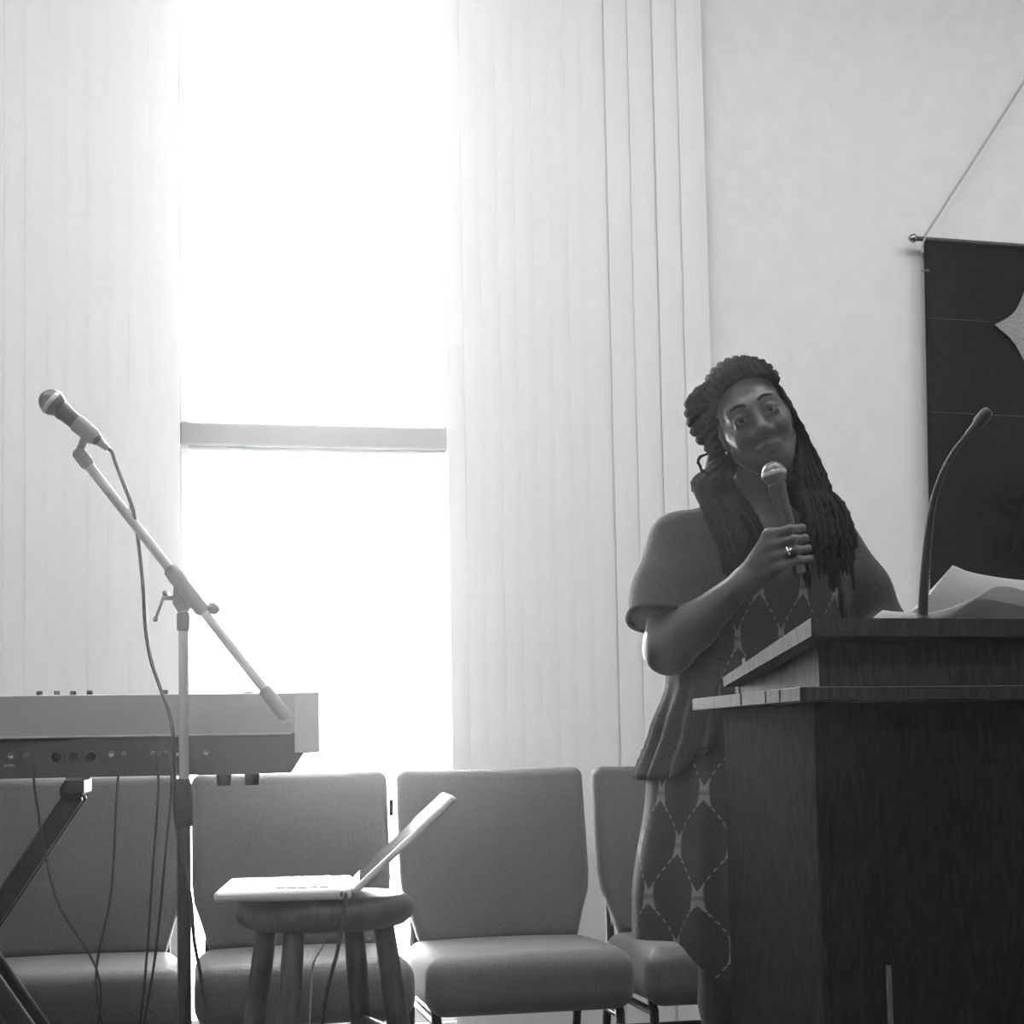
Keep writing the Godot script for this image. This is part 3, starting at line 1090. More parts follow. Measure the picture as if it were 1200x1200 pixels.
# ---------------------------------------------------------------- lectern and what lies on it
func build_lectern() -> void:
	var yaw := deg_to_rad(4.0)
	var B := Basis(Vector3.UP, yaw)
	var w := 0.66
	var d := 0.495
	var corner := V(1.062, 0.953, -2.65)
	var c := corner + B * V(w * 0.5, 0, -d * 0.5)
	c.y = 0.0
	var t := thing("lectern", "tall dark wooden lectern with a sloping reading board", "lectern", c)
	var wd := wood("dark_lectern_wood", 0.048, 0.6, 0.3)
	var blk := wood("black_lectern_wood", 0.023, 0.75, 0.1)
	var at := func(x: float, y: float, zz: float) -> Vector3: return c + B * V(x, y, zz)
	# body column of side panels and a front panel, open towards the speaker
	var bw := 0.555
	var fz := d * 0.5 - 0.055
	for s in [-1.0, 1.0]:
		var side := MB.new()
		side.box(at.call(s * (bw * 0.5 - 0.01), 0.500, -0.0102), V(0.02, 0.906, 0.405), 0.002, B)
		part(t, "side_panel", side, blk)
	var front := MB.new()
	front.box(at.call(0, 0.500, fz - 0.0105), V(bw - 0.04, 0.906, 0.02), 0.002, B)
	part(t, "front_panel", front, blk)
	var shelf := MB.new()
	shelf.box(at.call(0, 0.62, -0.04), V(bw - 0.042, 0.018, 0.30), 0.002, B)
	part(t, "shelf", shelf, blk)
	var plinth := MB.new()
	plinth.box(at.call(0, 0.0235, 0.0), V(bw + 0.03, 0.047, 0.44), 0.004, B)
	part(t, "plinth", plinth, blk)
	var strip := MB.new()
	strip.box(at.call(-0.150, 0.275, fz + 0.0025), V(0.011, 0.42, 0.004), 0.001, B)
	part(t, "edge_strip", strip, wood("pale_edge_strip", 0.13, 0.5), "narrow pale strip on the front panel")
	# flat slab with an edge made of joined blocks
	var slab := MB.new()
	slab.box(at.call(0, 0.9655, 0), V(w, 0.025, d), 0.0015, B)
	part(t, "slab", slab, wd)
	for zz in [0.165, 0.105, 0.155 - 0.16]:
		var jn := MB.new()
		jn.box(at.call(-w * 0.5 - 0.0003, 0.9655, zz), V(0.0012, 0.0225, 0.0035), 0.0, B)
		part(t, "joint", jn, blk)
	# riser box under the sloping board
	var rx0 := -w * 0.5 + 0.075
	var rise := MB.new()
	var zf := d * 0.5 - 0.075
	var sideways := func(x: float) -> Transform3D: return Transform3D(B * Basis(V(0, 0, 1), V(0, 1, 0), V(-1, 0, 0)), at.call(x, 0, 0))
	rise.prism([Vector2(-0.175, 0.9785), Vector2(zf, 0.9785), Vector2(zf, 1.068), Vector2(-0.175, 1.015)], 0.0, 0.018, sideways.call(rx0 + 0.018))
	part(t, "riser_side", rise, wd)
	var rise2 := MB.new()
	rise2.prism([Vector2(-0.175, 0.9785), Vector2(zf, 0.9785), Vector2(zf, 1.068), Vector2(-0.175, 1.015)], 0.0, 0.018, sideways.call(-rx0))
	part(t, "riser_side", rise2, wd)
	var rf := MB.new()
	rf.box(at.call(0, 1.0235, zf - 0.0095), V(-rx0 * 2.0 - 0.038, 0.089, 0.018), 0.001, B)
	part(t, "riser_front", rf, wd)
	var post := MB.new()
	post.box(at.call(rx0 + 0.006, 0.9975, -0.19), V(0.014, 0.035, 0.02), 0.001, B)
	part(t, "riser_post", post, wd)
	# sloping board: high edge towards the hall
	var hi := Vector2(d * 0.5 - 0.022, 1.1005)
	var lo := Vector2(-0.172, 1.0165)
	var sl := (hi - lo).normalized()
	var nn := Vector2(-sl.y, sl.x)
	var th := 0.026
	var bx0 := -w * 0.5 + 0.036
	var board := MB.new()
	board.prism([lo, hi, Vector2(hi.x, hi.y - th * 1.25), lo - nn * th * 0.72], 0.0, -bx0 * 2.0, sideways.call(-bx0))
	part(t, "reading_board", board, wd)
	var ledge := MB.new()
	ledge.prism([lo + sl * 0.10 , lo + sl * 0.115, lo + sl * 0.115 + nn * 0.010, lo + sl * 0.10 + nn * 0.010], 0.0, -bx0 * 2.0, sideways.call(-bx0))
	part(t, "book_ledge", ledge, wd)
	var surf := func(x: float, zz: float) -> Vector3:   # a point on the board's top
		var u := (zz - lo.x) / (hi.x - lo.x)
		return at.call(x, lerpf(lo.y, hi.y, u), zz)

	# gooseneck microphone
	var g0: Vector3 = surf.call(-0.058, 0.197)
	var g := thing("gooseneck_microphone", "thin black ribbed gooseneck microphone curving up from the lectern top", "microphone", g0)
	var goal := [V(1.398, 1.098, 0), V(1.399, 1.16, 0), V(1.404, 1.24, 0), V(1.412, 1.31, 0), V(1.428, 1.365, 0), V(1.448, 1.405, 0), V(1.472, 1.435, 0)]
	var pts := []
	for k in goal.size():
		var q: Vector3 = goal[k]
		q.z = g0.z + 0.01 * k
		q.x += g0.x - 1.398
		q.y += g0.y - 1.098
		pts.append(q)
	var path := curve(pts, 24)
	var radii := []
	for k in path.size():
		var taper := lerpf(0.0095, 0.0050, minf(1.0, k / (path.size() * 0.75)))
		radii.append(taper + (0.0007 if k % 2 == 0 else -0.0007))
	var neck := MB.new()
	neck.tube(path, radii, 12)
	part(g, "ribbed_neck", neck, mat("black_gooseneck", 0.02, 0.4, 0.3))
	var base := MB.new()
	base.lathe(g0, V(0, 1, 0), [[0.0, -0.004], [0.020, -0.004], [0.020, 0.004], [0.012, 0.012], [0.010, 0.018]], 18)
	part(g, "base", base, mat("black_gooseneck", 0.02, 0.4, 0.3))
	var tip := MB.new()
	var e: Vector3 = path[path.size() - 1]
	var de: Vector3 = (e - path[path.size() - 4]).normalized()
	tip.lathe(e, de, [[0.005, -0.004], [0.007, 0.0], [0.0075, 0.022], [0.011, 0.026], [0.0115, 0.048], [0.008, 0.056], [0.0, 0.058]], 16)
	part(g, "microphone_head", tip, mat("gooseneck_head", 0.03, 0.5, 0.2))

	# loose pages: one lying flat, one arched over it
	var paper := mat("white_paper", 0.75, 0.85)
	paper.backlight_enabled = true
	paper.backlight = grey(0.5)
	var sheet_of := func(prof: Array, z0: float, z1: float, droop: float) -> MB:
		var mb := MB.new()
		for side in [0.0, -0.0012]:
			var rows := []
			for j in 9:
				var row := []
				var zz := lerpf(z0, z1, j / 8.0)
				for p in prof:
					var q: Vector3 = surf.call(p.x, zz)
					row.append(q + V(0, p.y * (1.0 - droop * (1.0 - j / 8.0)) + 0.003 + side, 0))
				rows.append(row)
			mb.sheet(rows, false, V(0, 1.0 if side == 0.0 else -1.0, 0))
		return mb
	var prof1 := []
	for q in curve([V(-0.085, 0.050, 0), V(-0.03, 0.048, 0), V(0.005, 0.070, 0), V(0.060, 0.130, 0), V(0.072, 0.135, 0), V(0.105, 0.124, 0), V(0.18, 0.113, 0), V(0.29, 0.105, 0)], 5):
		prof1.append(Vector2(q.x, q.y))
	var p1 := thing("paper_page", "arched white page rising to a ridge on the lectern top", "paper", surf.call(0.1, 0.0))
	part(p1, "sheet", sheet_of.call(prof1, -0.055, 0.10, 0.3), paper)
	var prof2 := []
	for q in curve([V(-0.09, 0.020, 0), V(0.0, 0.03, 0), V(0.07, 0.055, 0), V(0.12, 0.078, 0), V(0.18, 0.070, 0), V(0.25, 0.055, 0), V(0.29, 0.050, 0)], 5):
		prof2.append(Vector2(q.x, q.y))
	var p2 := thing("paper_page", "low white page lying under the arched page on the lectern", "paper", surf.call(0.1, 0.02))
	part(p2, "sheet", sheet_of.call(prof2, -0.05, 0.165, 0.2), paper)
	var prof3 := []
	for q in curve([V(-0.11, 0.004, 0), V(-0.04, 0.010, 0), V(0.03, 0.006, 0), V(0.1, 0.002, 0)], 5):
		prof3.append(Vector2(q.x, q.y))
	var p3 := thing("paper_page", "flat white page under the speaker's hand beside the gooseneck microphone", "paper", surf.call(0.0, 0.0))
	part(p3, "sheet", sheet_of.call(prof3, -0.05, 0.168, 0.0), paper)


# ---------------------------------------------------------------- distance fields, meshed as surface nets
class Field:
	var a := PackedVector3Array()
	var b := PackedVector3Array()
	var ra := PackedFloat32Array()
	var rb := PackedFloat32Array()
	var k := PackedFloat32Array()
	var kind := PackedInt32Array()      # 0 tapered capsule, 1 ellipsoid (b = radii, turned by frame), 2 sphere cut away
	var frame := Basis()                # axes of the ellipsoids
	var extra = null             # extra(p, d) -> d
	var extra_only := false

	func cap(p: Vector3, q: Vector3, r: float, s: float, soft := 0.02) -> void:
		a.append(p); b.append(q); ra.append(r); rb.append(s); k.append(soft); kind.append(0)

	func ell(c: Vector3, radii: Vector3, soft := 0.02) -> void:
		a.append(c); b.append(radii); ra.append(0.0); rb.append(0.0); k.append(soft); kind.append(1)

	func cut(c: Vector3, r: float, soft := 0.01) -> void:
		a.append(c); b.append(c); ra.append(r); rb.append(r); k.append(soft); kind.append(2)

	func one(i: int, p: Vector3) -> float:
		if kind[i] == 1:
			var q := (p - a[i]) * frame     # transposed: into the frame's axes
			var r := b[i]
			var s := Vector3(q.x / r.x, q.y / r.y, q.z / r.z)
			var k0 := s.length()
			var k1 := Vector3(s.x / r.x, s.y / r.y, s.z / r.z).length()
			return k0 * (k0 - 1.0) / maxf(k1, 1e-6) if k0 > 1e-6 else -minf(r.x, minf(r.y, r.z))
		var ab := b[i] - a[i]
		var ap := p - a[i]
		var h := clampf(ap.dot(ab) / maxf(ab.length_squared(), 1e-9), 0.0, 1.0)
		return (ap - ab * h).length() - lerpf(ra[i], rb[i], h)

	func at(p: Vector3, ids: PackedInt32Array) -> float:
		var d := 1e3
		for i in ids:
			var e := one(i, p)
			var s := k[i]
			if kind[i] == 2:
				var h := maxf(s - absf(-e - d), 0.0) / s
				d = maxf(d, -e) + h * h * s * 0.25
			else:
				var h := maxf(s - absf(d - e), 0.0) / s
				d = minf(d, e) - h * h * s * 0.25
		if extra != null:
			d = extra.call(p, d)
		return d

	func mesh(mb: MB, lo: Vector3, hi: Vector3, cell: float, reach := 1.3) -> void:
		var nb := 6
		var step := cell * nb
		var n := Vector3i(((hi - lo) / step).ceil())
		var all := PackedInt32Array(range(a.size()))
		var half := Vector3.ONE * step * 0.5
		var diag := half.length()
		var verts := {}
		var edges := []
		var first := mb.v.size()
		var m := nb + 1
		var val := PackedFloat32Array()
		val.resize(m * m * m)
		var W := 4096
		for bz in n.z:
			for by in n.y:
				for bx in n.x:
					var o := lo + Vector3(bx, by, bz) * step
					var c := o + half
					if absf(at(c, all)) > diag * reach + 0.002:
						continue
					var ids := PackedInt32Array()
					var low := 1e3
					var ds := PackedFloat32Array()
					for i in all:
						var e := one(i, c)
						ds.append(e)
						if kind[i] != 2:
							low = minf(low, e)
					for i in all:
						if ds[i] < low + 2.0 * diag + k[i] or kind[i] == 2 and ds[i] < 2.0 * diag + k[i]:
							ids.append(i)
					for z in m:
						for y in m:
							for x in m:
								val[(z * m + y) * m + x] = at(o + Vector3(x, y, z) * cell, ids)
					for z in nb:
						for y in nb:
							for x in nb:
								var i0 := (z * m + y) * m + x
								var sum := Vector3.ZERO
								var cnt := 0
								var v0 := val[i0]
								var v1 := val[i0 + 1]
								var v2 := val[i0 + m]
								var v3 := val[i0 + m + 1]
								var v4 := val[i0 + m * m]
								var v5 := val[i0 + m * m + 1]
								var v6 := val[i0 + m * m + m]
								var v7 := val[i0 + m * m + m + 1]
								var s0 := v0 < 0.0
								if s0 == (v1 < 0.0) and s0 == (v2 < 0.0) and s0 == (v3 < 0.0) and s0 == (v4 < 0.0) and s0 == (v5 < 0.0) and s0 == (v6 < 0.0) and s0 == (v7 < 0.0):
									continue
								if (v0 < 0.0) != (v1 < 0.0): sum += Vector3(v0 / (v0 - v1), 0, 0); cnt += 1
								if (v2 < 0.0) != (v3 < 0.0): sum += Vector3(v2 / (v2 - v3), 1, 0); cnt += 1
								if (v4 < 0.0) != (v5 < 0.0): sum += Vector3(v4 / (v4 - v5), 0, 1); cnt += 1
								if (v6 < 0.0) != (v7 < 0.0): sum += Vector3(v6 / (v6 - v7), 1, 1); cnt += 1
								if (v0 < 0.0) != (v2 < 0.0): sum += Vector3(0, v0 / (v0 - v2), 0); cnt += 1
								if (v1 < 0.0) != (v3 < 0.0): sum += Vector3(1, v1 / (v1 - v3), 0); cnt += 1
								if (v4 < 0.0) != (v6 < 0.0): sum += Vector3(0, v4 / (v4 - v6), 1); cnt += 1
								if (v5 < 0.0) != (v7 < 0.0): sum += Vector3(1, v5 / (v5 - v7), 1); cnt += 1
								if (v0 < 0.0) != (v4 < 0.0): sum += Vector3(0, 0, v0 / (v0 - v4)); cnt += 1
								if (v1 < 0.0) != (v5 < 0.0): sum += Vector3(1, 0, v1 / (v1 - v5)); cnt += 1
								if (v2 < 0.0) != (v6 < 0.0): sum += Vector3(0, 1, v2 / (v2 - v6)); cnt += 1
								if (v3 < 0.0) != (v7 < 0.0): sum += Vector3(1, 1, v3 / (v3 - v7)); cnt += 1
								var g := Vector3i(bx * nb + x, by * nb + y, bz * nb + z)
								var p := o + (Vector3(x, y, z) + sum / cnt) * cell
								var nn := Vector3(v1 + v3 + v5 + v7 - v0 - v2 - v4 - v6, v2 + v3 + v6 + v7 - v0 - v1 - v4 - v5, v4 + v5 + v6 + v7 - v0 - v1 - v2 - v3)
								verts[(g.z * W + g.y) * W + g.x] = mb.vert(p, nn.normalized())
								if s0 != (v1 < 0.0): edges.append([g, 0])
								if s0 != (v2 < 0.0): edges.append([g, 1])
								if s0 != (v4 < 0.0): edges.append([g, 2])
		for e in edges:
			var g: Vector3i = e[0]
			var u := Vector3i(0, 1, 0) if e[1] == 0 else Vector3i(1, 0, 0)
			var w := Vector3i(0, 0, 1) if e[1] != 2 else Vector3i(0, 1, 0)
			var q := [g, g - u, g - u - w, g - w]
			var id := PackedInt32Array()
			for c in q:
				var key: int = (c.z * W + c.y) * W + c.x
				if not verts.has(key):
					break
				id.append(verts[key])
			if id.size() == 4:
				mb.quad(id[0], id[1], id[2], id[3])
		# smooth normals from the faces
		var acc := PackedVector3Array()
		acc.resize(mb.v.size() - first)
		for t in range(0, mb.idx.size(), 3):
			var i0 := mb.idx[t]
			if i0 < first:
				continue
			var i1 := mb.idx[t + 1]
			var i2 := mb.idx[t + 2]
			var nn := (mb.v[i2] - mb.v[i0]).cross(mb.v[i1] - mb.v[i0])
			acc[i0 - first] += nn
			acc[i1 - first] += nn
			acc[i2 - first] += nn
		for i in acc.size():
			if acc[i].length() > 1e-14:
				mb.n[first + i] = acc[i].normalized()


# ---------------------------------------------------------------- the speaker
# sections of the trunk: height, half width, half depth
const TRUNK := [[0.30, 0.24, 0.17], [0.80, 0.225, 0.165], [0.95, 0.215, 0.165], [1.04, 0.185, 0.150], [1.14, 0.190, 0.150], [1.25, 0.205, 0.150], [1.33, 0.200, 0.125], [1.385, 0.165, 0.095], [1.42, 0.095, 0.07], [1.46, 0.06, 0.055]]
const TC := Vector3(1.262, 0.0, -3.385)


func trunk_at(y: float, table: Array = TRUNK) -> Vector2:
	for i in table.size() - 1:
		if y <= table[i + 1][0]:
			var u := clampf((y - table[i][0]) / (table[i + 1][0] - table[i][0]), 0.0, 1.0)
			u = u * u * (3.0 - 2.0 * u) * 0.5 + u * 0.5
			return Vector2(lerpf(table[i][1], table[i + 1][1], u), lerpf(table[i][2], table[i + 1][2], u))
	return Vector2(table[table.size() - 1][1], table[table.size() - 1][2])


# distance to the trunk, grown by more
func trunk(p: Vector3, more: float) -> float:
	var s := trunk_at(p.y) + Vector2(more, more)
	var q := Vector2((p.x - TC.x) / s.x, (p.z - TC.z) / s.y)
	var l := q.length()
	var d := (l - 1.0) * lerpf(minf(s.x, s.y), s.x if absf(q.x) > absf(q.y) else s.y, 0.6)
	return d


func smin(d: float, e: float, s: float) -> float:
	var h := maxf(s - absf(d - e), 0.0) / s
	return minf(d, e) - h * h * s * 0.25


func build_person() -> void:
	var root := thing("person", "person with long braids in a cardigan and patterned dress speaking into a microphone", "person", V(1.262, 0.0, -3.385))
	var skin := mat("dark_skin", 0.052, 0.45)
	skin.subsurf_scatter_enabled = true
	skin.subsurf_scatter_strength = 0.08

	# joints
	var sh_r := V(1.075, 1.325, -3.375)     # her right shoulder, on the window's side
	var el_r := V(1.030, 1.090, -3.30)
	var wr_r := V(1.136, 1.212, -3.125)
	var sh_l := V(1.440, 1.330, -3.385)
	var el_l := V(1.538, 1.105, -3.32)
	var wr_l := V(1.420, 1.098, -3.115)

	# head axes: the face looks to the camera, the head tips towards the window
	var fwd := V(-0.27, -0.10, 0.95).normalized()
	var up0 := V(-sin(deg_to_rad(22.0)), cos(deg_to_rad(22.0)), 0)
	var hx := up0.cross(fwd).normalized()
	var hy := fwd.cross(hx).normalized()
	var H := Basis(hx, hy, fwd)
	var eye_mid := V(1.2085, 1.5815, -3.212)
	var O := eye_mid - fwd * 0.085
	var h := func(x: float, y: float, z: float) -> Vector3: return O + H * V(x, y, z)

	var body := MB.new()
	# trunk, arms, legs on a coarse grid
	var f := Field.new()
	f.cap(sh_r, el_r, 0.062, 0.050, 0.05)
	f.cap(el_r, el_r.lerp(wr_r, 0.35), 0.050, 0.048, 0.03)
	f.cap(el_r.lerp(wr_r, 0.35), wr_r, 0.048, 0.027, 0.02)
	f.cap(sh_l, el_l, 0.062, 0.050, 0.05)
	f.cap(el_l, el_l.lerp(wr_l, 0.35), 0.050, 0.046, 0.03)
	f.cap(el_l.lerp(wr_l, 0.35), wr_l, 0.046, 0.027, 0.02)
	f.cap(V(1.262, 1.36, -3.385), h.call(0, -0.075, -0.03), 0.062, 0.055, 0.04)
	for s in [-1.0, 1.0]:
		f.cap(V(1.262 + s * 0.10, 0.88, -3.385), V(1.262 + s * 0.095, 0.48, -3.38), 0.095, 0.062, 0.03)
		f.cap(V(1.262 + s * 0.095, 0.48, -3.38), V(1.262 + s * 0.095, 0.33, -3.395), 0.062, 0.056, 0.03)
		f.cap(V(1.262 + s * 0.095, 0.33, -3.395), V(1.262 + s * 0.095, 0.075, -3.40), 0.056, 0.036, 0.02)
		f.cap(V(1.262 + s * 0.095, 0.045, -3.42), V(1.262 + s * 0.105, 0.030, -3.25), 0.036, 0.026, 0.03)
	f.extra = func(p: Vector3, d: float) -> float:
		if p.y < 0.74 or p.y > 1.47:
			return d
		var e := maxf(trunk(p, -0.022), maxf(p.y - 1.43, 0.80 - p.y))
		return smin(d, e, 0.05)
	f.mesh(body, V(0.92, -0.01, -3.60), V(1.68, 1.52, -3.04), 0.012)

	# head
	var g := Field.new()
	g.frame = H
	g.ell(h.call(0, 0.030, -0.018), V(0.071, 0.090, 0.090), 0.02)
	g.ell(h.call(0, -0.032, 0.022), V(0.063, 0.084, 0.064), 0.035)
	g.ell(h.call(0, -0.098, 0.048), V(0.036, 0.026, 0.032), 0.03)
	for s in [-1.0, 1.0]:
		g.cap(h.call(s * 0.050, -0.065, 0.0), h.call(s * 0.020, -0.102, 0.050), 0.020, 0.018, 0.03)
		g.cap(h.call(s * 0.038, -0.034, 0.052), h.call(s * 0.050, -0.022, 0.035), 0.025, 0.020, 0.022)
		g.cap(h.call(s * 0.016, 0.022, 0.0740), h.call(s * 0.046, 0.023, 0.0610), 0.0105, 0.0095, 0.024)
		g.cut(h.call(s * 0.033, 0.000, 0.099), 0.0195, 0.012)
		g.ell(h.call(s * 0.0325, 0.000, 0.0700), V(0.0150, 0.0150, 0.0145), 0.004)
		g.cap(h.call(s * 0.019, 0.0052, 0.0795), h.call(s * 0.033, 0.0078, 0.0838), 0.0042, 0.0048, 0.005)
		g.cap(h.call(s * 0.033, 0.0078, 0.0838), h.call(s * 0.047, 0.0030, 0.0752), 0.0048, 0.0042, 0.005)
		g.cap(h.call(s * 0.020, -0.0090, 0.0795), h.call(s * 0.046, -0.0082, 0.0745), 0.0040, 0.0038, 0.008)
		g.cap(h.call(s * 0.0140, -0.041, 0.090), h.call(s * 0.0170, -0.0405, 0.083), 0.0095, 0.0082, 0.009)
		g.ell(h.call(s * 0.0745, -0.014, -0.008), V(0.0095, 0.030, 0.018), 0.010)
	g.cap(h.call(0, 0.014, 0.080), h.call(0, -0.034, 0.100), 0.0080, 0.0120, 0.012)
	g.cap(h.call(0, -0.034, 0.100), h.call(0, -0.042, 0.092), 0.0120, 0.0085, 0.008)
	g.cap(h.call(-0.023, -0.0715, 0.0775), h.call(0.0, -0.0685, 0.0848), 0.0048, 0.0060, 0.007)
	g.cap(h.call(0.023, -0.0715, 0.0775), h.call(0.0, -0.0685, 0.0848), 0.0048, 0.0060, 0.007)
	g.cap(h.call(-0.020, -0.0790, 0.0770), h.call(0.0, -0.0812, 0.0822), 0.0054, 0.0068, 0.0035)
	g.cap(h.call(0.020, -0.0790, 0.0770), h.call(0.0, -0.0812, 0.0822), 0.0054, 0.0068, 0.0035)
	g.cap(h.call(0, -0.06, -0.02), h.call(0, -0.11, -0.035), 0.054, 0.054, 0.02)
	g.mesh(body, O - Vector3.ONE * 0.155, O + Vector3.ONE * 0.155, 0.0032)

	# her right hand, closed round the microphone
	var m0 := V(1.203, 1.434, -3.105)       # middle of the microphone's ball
	var m1 := V(1.2455, 1.226, -3.085)
	var ma := (m1 - m0).normalized()
	var e := (V(1, 0, 0) - ma * ma.x).normalized()
	var n := ma.cross(e)
	if n.z < 0.0:
		n = -n
	var hr := Field.new()
	var mcps := []
	for i in 4:
		var t: float = [0.595, 0.685, 0.775, 0.862][i]
		var big: float = [1.0, 1.05, 1.0, 0.86][i]
		var c := m0.lerp(m1, t)
		var lean: Vector3 = ma * [-0.004, -0.001, 0.002, 0.004][i]
		var mcp: Vector3 = c - e * (0.052 - 0.003 * absf(i - 1.0)) + n * 0.012 + ma * [-0.004, 0.0, 0.004, 0.008][i]
		var pip: Vector3 = c - e * 0.010 * big + n * 0.0285 + lean
		var dip: Vector3 = c + e * 0.0215 + n * 0.0160 + lean
		var tip: Vector3 = c + e * 0.0195 - n * 0.0070 + lean
		mcps.append(mcp)
		hr.cap(mcp, pip, 0.0108 * big, 0.0096 * big, 0.004)
		hr.cap(pip, dip, 0.0096 * big, 0.0084 * big, 0.004)
		hr.cap(dip, tip, 0.0084 * big, 0.0074 * big, 0.004)
	for i in 4:
		hr.cap(wr_r + (mcps[i] - mcps[1]) * 0.35 + V(0.004, 0.004, 0), mcps[i], 0.0175, 0.0118, 0.014)
	hr.cap(el_r.lerp(wr_r, 0.75), wr_r, 0.0335, 0.0262, 0.02)
	var back := m0.lerp(m1, 0.62) - n * 0.024
	hr.cap(wr_r + V(0.010, 0.012, -0.004), back - e * 0.030 + ma * 0.028, 0.0170, 0.0140, 0.014)
	hr.cap(back - e * 0.030 + ma * 0.028, back - e * 0.006 - ma * 0.006, 0.0130, 0.0105, 0.008)
	hr.cap(back - e * 0.006 - ma * 0.006, back + e * 0.016 - ma * 0.022, 0.0105, 0.0085, 0.006)
	hr.mesh(body, V(1.06, 1.14, -3.22), V(1.31, 1.38, -3.02), 0.0032)

	# her left hand, resting on the lectern's board
	var hl := Field.new()
	hl.cap(el_l.lerp(wr_l, 0.75), wr_l, 0.0335, 0.0262, 0.02)
	for i in 4:
		var fx: float = [-0.036, -0.012, 0.012, 0.034][i]
		var ln: float = [0.92, 1.0, 0.94, 0.78][i]
		var k0: Vector3 = wr_l + V(-0.040 + fx * 0.8, -0.016, 0.072 - 0.004 * absf(i - 1.2))
		var k1: Vector3 = k0 + V(-0.012 + fx * 0.12, 0.012, 0.036 * ln)
		var k2: Vector3 = k1 + V(-0.008, -0.004, 0.024 * ln)
		var k3: Vector3 = k2 + V(-0.005, -0.008, 0.018 * ln)
		hl.cap(wr_l + V(fx * 0.4, -0.004, 0.004), k0, 0.0175, 0.0115, 0.014)
		hl.cap(k0, k1, 0.0100, 0.0092, 0.004)
		hl.cap(k1, k2, 0.0092, 0.0082, 0.004)
		hl.cap(k2, k3, 0.0082, 0.0072, 0.004)
	hl.cap(wr_l + V(-0.018, -0.008, 0.010), wr_l + V(-0.062, -0.016, 0.040), 0.0150, 0.0115, 0.01)
	hl.cap(wr_l + V(-0.062, -0.016, 0.040), wr_l + V(-0.080, -0.014, 0.070), 0.0105, 0.0085, 0.004)
	hl.mesh(body, V(1.28, 1.03, -3.20), V(1.54, 1.17, -2.93), 0.0036)
	part(root, "body", body, skin, "dark skin of face, neck, forearms and hands")

	# eyes
	for s in [-1.0, 1.0]:
		var c: Vector3 = h.call(s * 0.0325, 0.0, 0.0715)
		var look: Vector3 = (V(0.0, 0.9, 0.0) - c).normalized()
		var eye := MB.new()
		eye.lathe(c, look, _ball(0.0148, 12), 20)
		var eo := part(root, "eye", eye, mat("eye_white", 0.20, 0.12))
		var iris := MB.new()
		iris.lathe(c, look, [[0.0065, 0.0134], [0.0055, 0.01405], [0.003, 0.0148], [0.0, 0.0152]], 16)
		part(eo, "iris", iris, mat("dark_iris", 0.012, 0.1))
		var brow := MB.new()
		brow.tube(curve([h.call(s * 0.014, 0.0255, 0.0878), h.call(s * 0.030, 0.0315, 0.0835), h.call(s * 0.050, 0.0265, 0.0705)], 5), [0.0030, 0.0036, 0.0038, 0.0038, 0.0037, 0.0036, 0.0034, 0.0031, 0.0026, 0.0020, 0.0012], 6)
		part(root, "eyebrow", brow, mat("black_hair", 0.005, 0.75, 0.0, 0.25))
		var ring := MB.new()
		ring.lathe(h.call(s * 0.0800, -0.047, -0.004), H * V(s, 0, 0.6), _ball(0.0042, 8), 12)
		part(root, "earring", ring, mat("silver_jewel", 0.75, 0.12, 0.9), "small shiny stud earring")
	# ring on the third finger
	var rc := m0.lerp(m1, 0.775) - e * 0.024 + n * 0.0235
	var band := MB.new()
	var rax: Vector3 = (m0.lerp(m1, 0.775) - e * 0.010 + n * 0.0285 - mcps[2]).normalized()
	band.lathe(rc, rax, [[0.0098, -0.002], [0.0116, -0.002], [0.0116, 0.002], [0.0098, 0.002]], 20)
	band.lathe(rc + n * 0.0130, n, _ball(0.0036, 6), 8)
	part(root, "finger_ring", band, mat("silver_jewel", 0.75, 0.12, 0.9), "silver ring with a bright stone")

	build_clothes(root, sh_r, el_r, sh_l, el_l)
	build_hair(root, O, H)

	# the hand-held microphone
	var mt := thing("handheld_microphone", "stage microphone with a silver ball head held in the speaker's hand", "microphone", m0)
	mic_parts(mt, m0, ma, 0.215, 0.22)


func _ball(r: float, k: int) -> Array:
	var out := []
	for i in k + 1:
		var t := PI * i / k
		out.append([r * sin(t), -r * cos(t)])
	return out


# the printed dress cloth: a pale dotted trellis with thick crossings on black
func trellis() -> ImageTexture:
	var wpx := 256
	var hpx := 512
	var im := Image.create(wpx, hpx, false, Image.FORMAT_RGB8)
	var nz := FastNoiseLite.new()
	nz.seed = 5
	nz.frequency = 0.06
	for y in hpx:
		for x in wpx:
			var u := float(x) / wpx + 0.05 * sin(TAU * (float(y) / hpx + 0.1)) * sin(TAU * float(x) / wpx)
			var t := float(y) / hpx
			var best := 9.0
			var along := 0.0
			for s in [-1.0, 1.0]:
				for k in [-1.0, 0.0, 1.0]:
					# strands swing left and right once per tile
					var cx: float = 0.5 + s * 0.5 * (0.5 - 0.5 * cos(TAU * t)) * 0.96 + k
					var d := absf(u - cx) * 0.8
					if d < best:
						best = d
						along = t
			var node := minf(minf(along, 1.0 - along), absf(along - 0.5))
			var width := 0.016 + 0.042 * smoothstep(0.13, 0.02, node)
			var dotted := 1.0 if node < 0.13 else smoothstep(-0.35, 0.25, sin(along * TAU * 14.0))
			var hole := smoothstep(0.012, 0.03, node)          # the crossings split into two horns
			var v := 0.035 + 0.02 * nz.get_noise_2d(x, y)
			var on := smoothstep(width, width * 0.6, best) * dotted * lerpf(0.5, 1.0, hole)
			v = lerpf(v, 0.26, on)
			v = pow(v, 1.0 / 2.2)
			im.set_pixel(x, y, Color(v, v, v))
	return ImageTexture.create_from_image(im)


